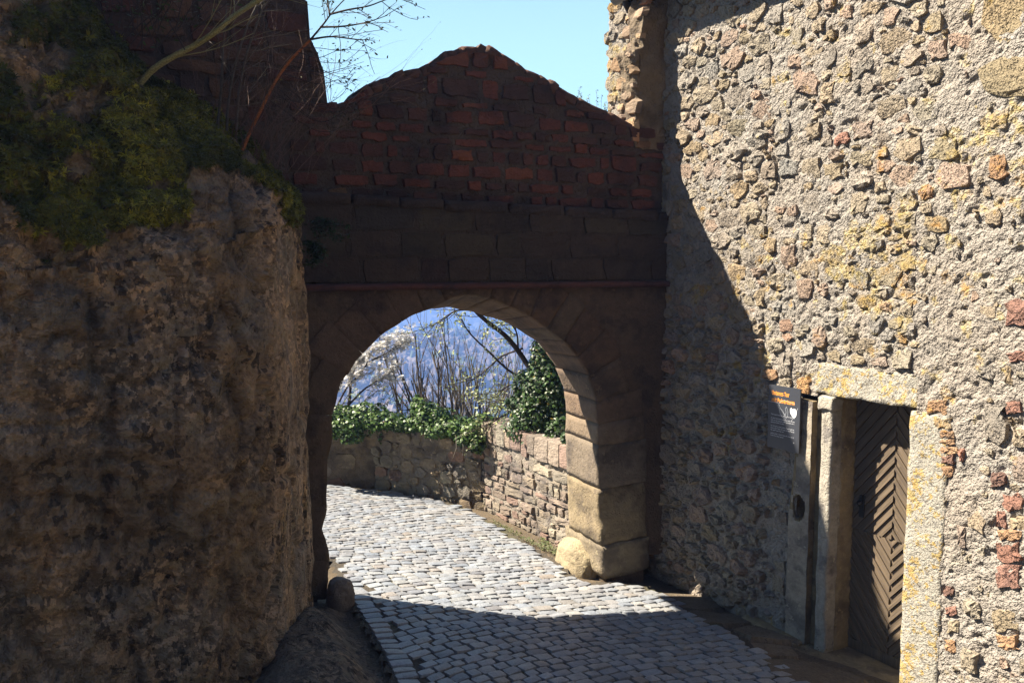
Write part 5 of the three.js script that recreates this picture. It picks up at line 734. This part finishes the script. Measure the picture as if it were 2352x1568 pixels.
// woods on the far slopes, seen through the arch
{
  const crown = (seed, k) => { const g = new THREE.IcosahedronGeometry(0.5, 2), p = g.attributes.position; for (let i = 0; i < p.count; i++) { const x = p.getX(i), y = p.getY(i), z = p.getZ(i), f = 1 + 0.55 * fbm(x * 3.2 + seed, y * 3.2, z * 3.2, 3); p.setXYZ(i, x * f, (y + 0.5) * f * k, z * f); } g.computeVertexNormals(); return g; };
  const R = RNG(61), C = new THREE.Color(), mat = std({ roughness: 1 });
  const wood = (name, label, geo, n, place, tones) => { const im = new THREE.InstancedMesh(geo, mat, n); for (let k = 0; k < n; k++) { const [x, z, s, h] = place(k); D.position.set(x, terrain(x, z) - s * 0.12, z); D.rotation.set(0, R() * 6.28, 0); D.scale.set(s, s * h, s); D.updateMatrix(); im.setMatrixAt(k, D.matrix); const c = vary(R, pick(R, tones), 0.16); C.setRGB(c[0], c[1], c[2]); im.setColorAt(k, C); } im.name = name; im.castShadow = im.receiveShadow = true; tag(im, label, null, null, 'stuff'); scene.add(im); };
  const wedge = (d0, d1, size, clear) => () => { for (;;) { const d = lerp(d0, d1, Math.sqrt(R())), x = d * lerp(-0.36, 0.24, R()); if (clear && clear(x, -d)) continue; return [x, -d, size * (0.6 + 0.8 * R()), 0.9 + 0.5 * R()]; } };
  const meadow = (x, z) => fbm(x / 70, z / 45, 9, 3) > 0.22;
  wood('forest', 'bare violet brown spring woods on the near valley slope', crown(1, 1.1), 2600, wedge(330, 700, 8, meadow), [[5, [0.13, 0.10, 0.085]], [2, [0.16, 0.135, 0.09]], [0.8, [0.10, 0.13, 0.05]], [1, [0.19, 0.16, 0.13]]]);
  wood('forest', 'hazy blue wooded hillside rising far across the valley', crown(4, 1.1), 5200, wedge(1150, 3000, 24, (x, z) => fbm(x / 260, z / 260, 19, 2) > 0.36), [[4, [0.10, 0.10, 0.08]], [2, [0.05, 0.075, 0.045]], [1, [0.17, 0.15, 0.12]]]);
  const cone = (() => { const a = new Acc(); for (let l = 0; l < 6; l++) { const y0 = 0.08 + l * 0.15, r = 0.22 * (1 - l / 6.5), y1 = Math.min(1, y0 + 0.27), t = a.v(0, y1, 0), ring = []; for (let k = 0; k < 9; k++) ring.push(a.v(Math.cos(k / 9 * 6.283) * r * (0.8 + 0.4 * hash(k, l, 3)), y0 + 0.05 * hash(k, l, 7), Math.sin(k / 9 * 6.283) * r * (0.8 + 0.4 * hash(k, l, 5)))); for (let k = 0; k < 9; k++) a.t(ring[k], t, ring[(k + 1) % 9]); } return a.geo(); })();
  const conMat = std({ color: lin(0.03, 0.055, 0.035), roughness: 1 });
  let first = null; const conifer = (X, d, h, label, group) => { const x = (X - 1176) / FOC * d; let o; if (!first) { o = base('conifer'); mesh('crown', cone, conMat, o); const a = new Acc(); tube(a, [[0, -0.1, 0], [0, 0.3, 0]], 0.02, 0.015, 6); mesh('trunk', a.geo(), barkBrown, o); first = o; } else { o = first.clone(); o.name = numbered('conifer'); scene.add(o); } o.position.set(x, terrain(x, -d), -d); o.scale.set(h * 0.9, h, h * 0.9); o.userData = {}; tag(o, label, 'tree', group); };
  conifer(924, 610, 17, 'single dark pointed conifer standing alone on the near slope');
  const RC = RNG(4); for (let k = 0; k < 26; k++) conifer(955 + RC() * 150, 640 + RC() * 60, 14 + RC() * 9, 'dark bluish conifer in the stand along the crest', 'conifers along the crest of the near slope');
  for (let k = 0; k < 4; k++) conifer(862 + RC() * 22, 600 + RC() * 30, 10 + RC() * 5, 'small dark conifer in the group left of the lone one', 'small conifers at the left of the near slope');
}
// ---------------------------------------------------------------- shrubs on the rock
{
  const R = RNG(71), sub = (o) => (L) => L.map(([X, Y, d]) => at(X, Y, d).map((v, i) => v - o[i]));
  { const o = at(560, 335, 5.55), g = base('red_barked_shrub', o); tag(g, 'slanting orange barked young tree on the rock with dark budding twigs', 'shrub'); const l = sub(o), acc = new Acc(), fine = new Acc(), ends = [];
    const P = limb(acc, l([[556, 345, 5.55], [575, 300, 5.55], [600, 250, 5.5], [630, 190, 5.5], [665, 140, 5.45], [712, 92, 5.4]]), 0.013, 0.008, 8); mesh('trunk', acc.geo(), barkRed, g);
    const up = [[[712, 92, 5.4], [745, 52, 5.35], [760, 32, 5.35], [800, -10, 5.3], [840, -40, 5.3]], [[760, 32, 5.35], [800, 22, 5.3], [845, 14, 5.3], [900, -4, 5.25], [945, 2, 5.2]], [[757, 34, 5.35], [752, 0, 5.4], [750, -40, 5.4]], [[735, 62, 5.4], [790, 60, 5.35], [845, 50, 5.3], [890, 35, 5.3]], [[715, 90, 5.4], [760, 84, 5.35], [815, 90, 5.3], [835, 92, 5.3]]].map((L) => limb(fine, l(L), 0.007, 0.002, 6));
    for (const Q of up) twigs(fine, Q, 7, 0.20, 0.0024, R, { depth: 1, kids: 2, wob: 0.3, step: 0.06, ratio: 0.5 }, ends, 0.2);
    for (let k = 0; k < 13; k++) { const y = 105 + 12 * k * R() + 8 * k, Q = limb(fine, l([[690 - k * 6, 110 + k * 10, 5.4], [730 + 10 * R(), y + 20 * R(), 5.35], [780 + 15 * R(), y + 30 * (R() - 0.2), 5.3], [800 + 45 * R(), y + 50 * (R() - 0.7), 5.3]]), 0.0026, 0.0010, 5); twigs(fine, Q, 4, 0.10, 0.0012, R, { depth: 0, wob: 0.5, step: 0.05, leafDepth: 0 }, ends, 0.4); for (let i = 12; i < Q.length; i += 2) ends.push([...Q[i]]); }
    mesh('twigs', fine.geo(), barkDark, g); scatter('buds', g, budLeaf, softLeaf, ends.filter(() => R() < 0.6).map((e) => [e[0], e[1], e[2], 0.024]), [[1, [0.05, 0.05, 0.025]], [1, [0.08, 0.085, 0.03]]], 8); }
  { const o = at(392, 135, 5.0), g = base('pale_leaning_branch', o); tag(g, 'thick pale yellow green branch leaning from the mossy rock top', 'branch'); const l = sub(o), acc = new Acc(); const P = limb(acc, l([[300, 215, 5.0], [350, 160, 5.0], [400, 128, 5.0], [450, 102, 5.0], [495, 72, 5.0], [535, 38, 5.05], [590, 2, 5.1], [650, -40, 5.1]]), 0.019, 0.014, 9); twigs(acc, P, 7, 0.5, 0.004, R, { depth: 1, kids: 3, wob: 0.25 }, null, 0.2); mesh('limb', acc.geo(), barkYellow, g); }
  const stems = [[[[520, 300], [525, 230], [540, 150], [568, 60], [590, 10]], 'upright grey stem left of the two slender stems on the rock'], [[[542, 300], [548, 220], [565, 130], [595, 40], [615, -20]], 'slender grey green stem just left of the orange barked tree'], [[[500, 290], [508, 200], [512, 110], [520, 20]], 'thin dark upright stem rising behind the pale branch']];
  for (const [L, label] of stems) { const o = at(L[0][0], L[0][1], 5.6), g = base('upright_stem', o); tag(g, label, 'shrub'); const l = sub(o), acc = new Acc(), P = limb(acc, l(L.map((p) => [...p, 5.6])), 0.010, 0.006); twigs(acc, P, 9, 0.32, 0.0028, R, { depth: 1, kids: 3, wob: 0.3 }, null, 0.15); mesh('stem', acc.geo(), barkGrey, g); }
  { const o = at(600, 340, 5.6), g = base('twiggy_undergrowth', o); tag(g, 'tangle of thin bare twigs in front of the dark tower wall', 'shrub'); const acc = new Acc(), ends = []; for (let k = 0; k < 30; k++) { const X = 480 + 230 * R(), Y = 300 + (X - 480) * 0.42, p = at(X, Y + 20, 5.45).map((v, i) => v - o[i]); const v = [(R() - 0.25) * 1.2, 0.7 + R() * 0.6, (R() - 0.5) * 0.5], m = Math.hypot(...v); grow(acc, p, v.map((e) => e / m), 0.35 + 0.75 * R(), 0.0026, 1, R, { kids: 5, wob: 0.4, rise: -0.015, step: 0.08, leafDepth: 0 }, ends); } mesh('twigs', acc.geo(), bark(lin(0.34, 0.20, 0.15)), g); scatter('buds', g, budLeaf, softLeaf, ends.filter(() => R() < 0.35).map((e) => [e[0], e[1], e[2], 0.013]), [[1, [0.20, 0.20, 0.08]], [1, [0.16, 0.10, 0.06]]], 9); }
  { const o = at(330, 60, 4.9), g = base('leafy_shrub', o); tag(g, 'small shrub with fresh green leaves at the top of the mossy rock', 'shrub'); const acc = new Acc(), ends = []; for (let k = 0; k < 26; k++) { const p = at(250 + 210 * R(), 60 + 70 * R(), 4.9).map((v, i) => v - o[i]), v = [(R() - 0.4) * 1.4, 0.8, (R() - 0.5) * 0.8], m = Math.hypot(...v); grow(acc, p, v.map((e) => e / m), 0.25 + 0.4 * R(), 0.004, 1, R, { kids: 5, wob: 0.35, step: 0.07, leafDepth: 1 }, ends); } mesh('twigs', acc.geo(), barkDark, g); scatter('leaves', g, budLeaf, softLeaf, ends.filter(() => R() < 0.5).map((e) => [e[0], e[1], e[2], 0.034]), [[3, [0.07, 0.15, 0.035]], [1, [0.10, 0.17, 0.05]], [0.3, [0.30, 0.13, 0.05]]], 10); }
  { const o = at(715, 535, 5.95), g = base('wall_fern', o); tag(g, 'dark green ferny plant hanging on the gate wall beside the rock', 'plant'); const acc = new Acc(), L = []; for (let k = 0; k < 16; k++) { const X = 702 + 20 * R(), Y = 490 + 120 * R(), len = (Y < 560 ? 90 : 30) * (0.3 + 0.7 * R()), P = limb(acc, sub(o)([[X, Y, 6.05], [X + len * 0.5, Y - 6, 5.98], [X + len, Y + 12 * (R() - 0.3), 5.95]]), 0.003, 0.001, 4); for (const q of P) for (let m = 0; m < 4; m++) L.push([q[0] + (R() - 0.5) * 0.05, q[1] + (R() - 0.5) * 0.05, q[2] + (R() - 0.5) * 0.03, 0.03]); } mesh('stems', acc.geo(), barkDark, g); scatter('leaves', g, budLeaf, softLeaf, L, [[2, [0.03, 0.085, 0.025]], [1, [0.02, 0.05, 0.02]]], 11); }
  { const p = gateUV(1395, 255), o = gateW(p[0], p[1], -0.15), g = base('gable_weed', o, GATE_TURN); tag(g, 'sparse weeds with small leaves growing on the right slope of the gable', 'plant'); const acc = new Acc(), L = []; for (let k = 0; k < 13; k++) { const x = -0.22 + 0.36 * R(), h = (x < -0.1 ? 0.14 : 0.2) * (0.5 + 0.7 * R()), y = -0.38 * x - 0.02, P = limb(acc, [[x, y, 0], [x + 0.02 * (R() - 0.5), y + h * 0.5, 0.02 * (R() - 0.5)], [x + 0.05 * (R() - 0.3), y + h, 0.03 * (R() - 0.5)]], 0.002, 0.001, 4); for (let i = 5; i < P.length; i += 1) L.push([P[i][0] + (R() - 0.5) * 0.02, P[i][1], P[i][2], 0.02]); } mesh('stems', acc.geo(), barkGrey, g); scatter('leaves', g, budLeaf, softLeaf, L, [[2, [0.13, 0.16, 0.08]], [1, [0.28, 0.32, 0.08]]], 12); }
  // weeds at the foot of the parapets
  { const L = [], add = (a, b, n, s) => { for (let k = 0; k < n; k++) { const p = onGround(lerp(a[0], b[0], R()) + (R() - 0.5) * 8, 0); const t = R(), q = onGround(lerp(a[0], b[0], t), lerp(a[1], b[1], t) + (R() - 0.5) * 10); L.push([q[0], q[1] + 0.01, q[2], s, 0, 1, 0]); } }; add([1130, 1198], [1300, 1285], 420, 0.035); add([900, 1128], [1080, 1172], 160, 0.02); add([1240, 1240], [1290, 1275], 160, 0.045);
    for (let k = 0; k < 500; k++) { const X = 820 + 500 * R(), Y = 1190 + 160 * R(), q = onGround(X, Y); if (vn(q[0] * 3, q[2] * 3, 5) > 0.25) L.push([q[0], q[1] + 0.012, q[2], 0.014, 0, 1, 0]); }
    const im = scatter('weeds', scene, budLeaf, softLeaf, L, [[2, [0.14, 0.18, 0.05]], [1, [0.22, 0.22, 0.09]]], 13); tag(im, 'low green weeds along the foot of the parapet and between cobbles'); }
}
// dead leaves and grit at the foot of rock and walls
{
  const R = RNG(88), L = [], put = (X, Y, dx, dy, lift, s) => { const q = onGround(X + (R() - 0.5) * dx, Y + (R() - 0.5) * dy); L.push([q[0], q[1] + lift, q[2], s, 0, 1.6, 0]); };
  for (let k = 0; k < 260; k++) put(830, 1440, 60, 90, 0.02, 0.016); for (let k = 0; k < 420; k++) { const t = R(); put(lerp(1400, 1900, t), lerp(1345, 1520, t), 60, 40, 0.02, 0.018); }
  const im = scatter('litter', scene, budLeaf, softLeaf, L, [[2, [0.16, 0.10, 0.06]], [2, [0.30, 0.24, 0.17]], [1, [0.08, 0.06, 0.045]]], 21); tag(im, 'dry leaf litter and grit along the edges of the lane');
}
renderer.render(scene, camera);
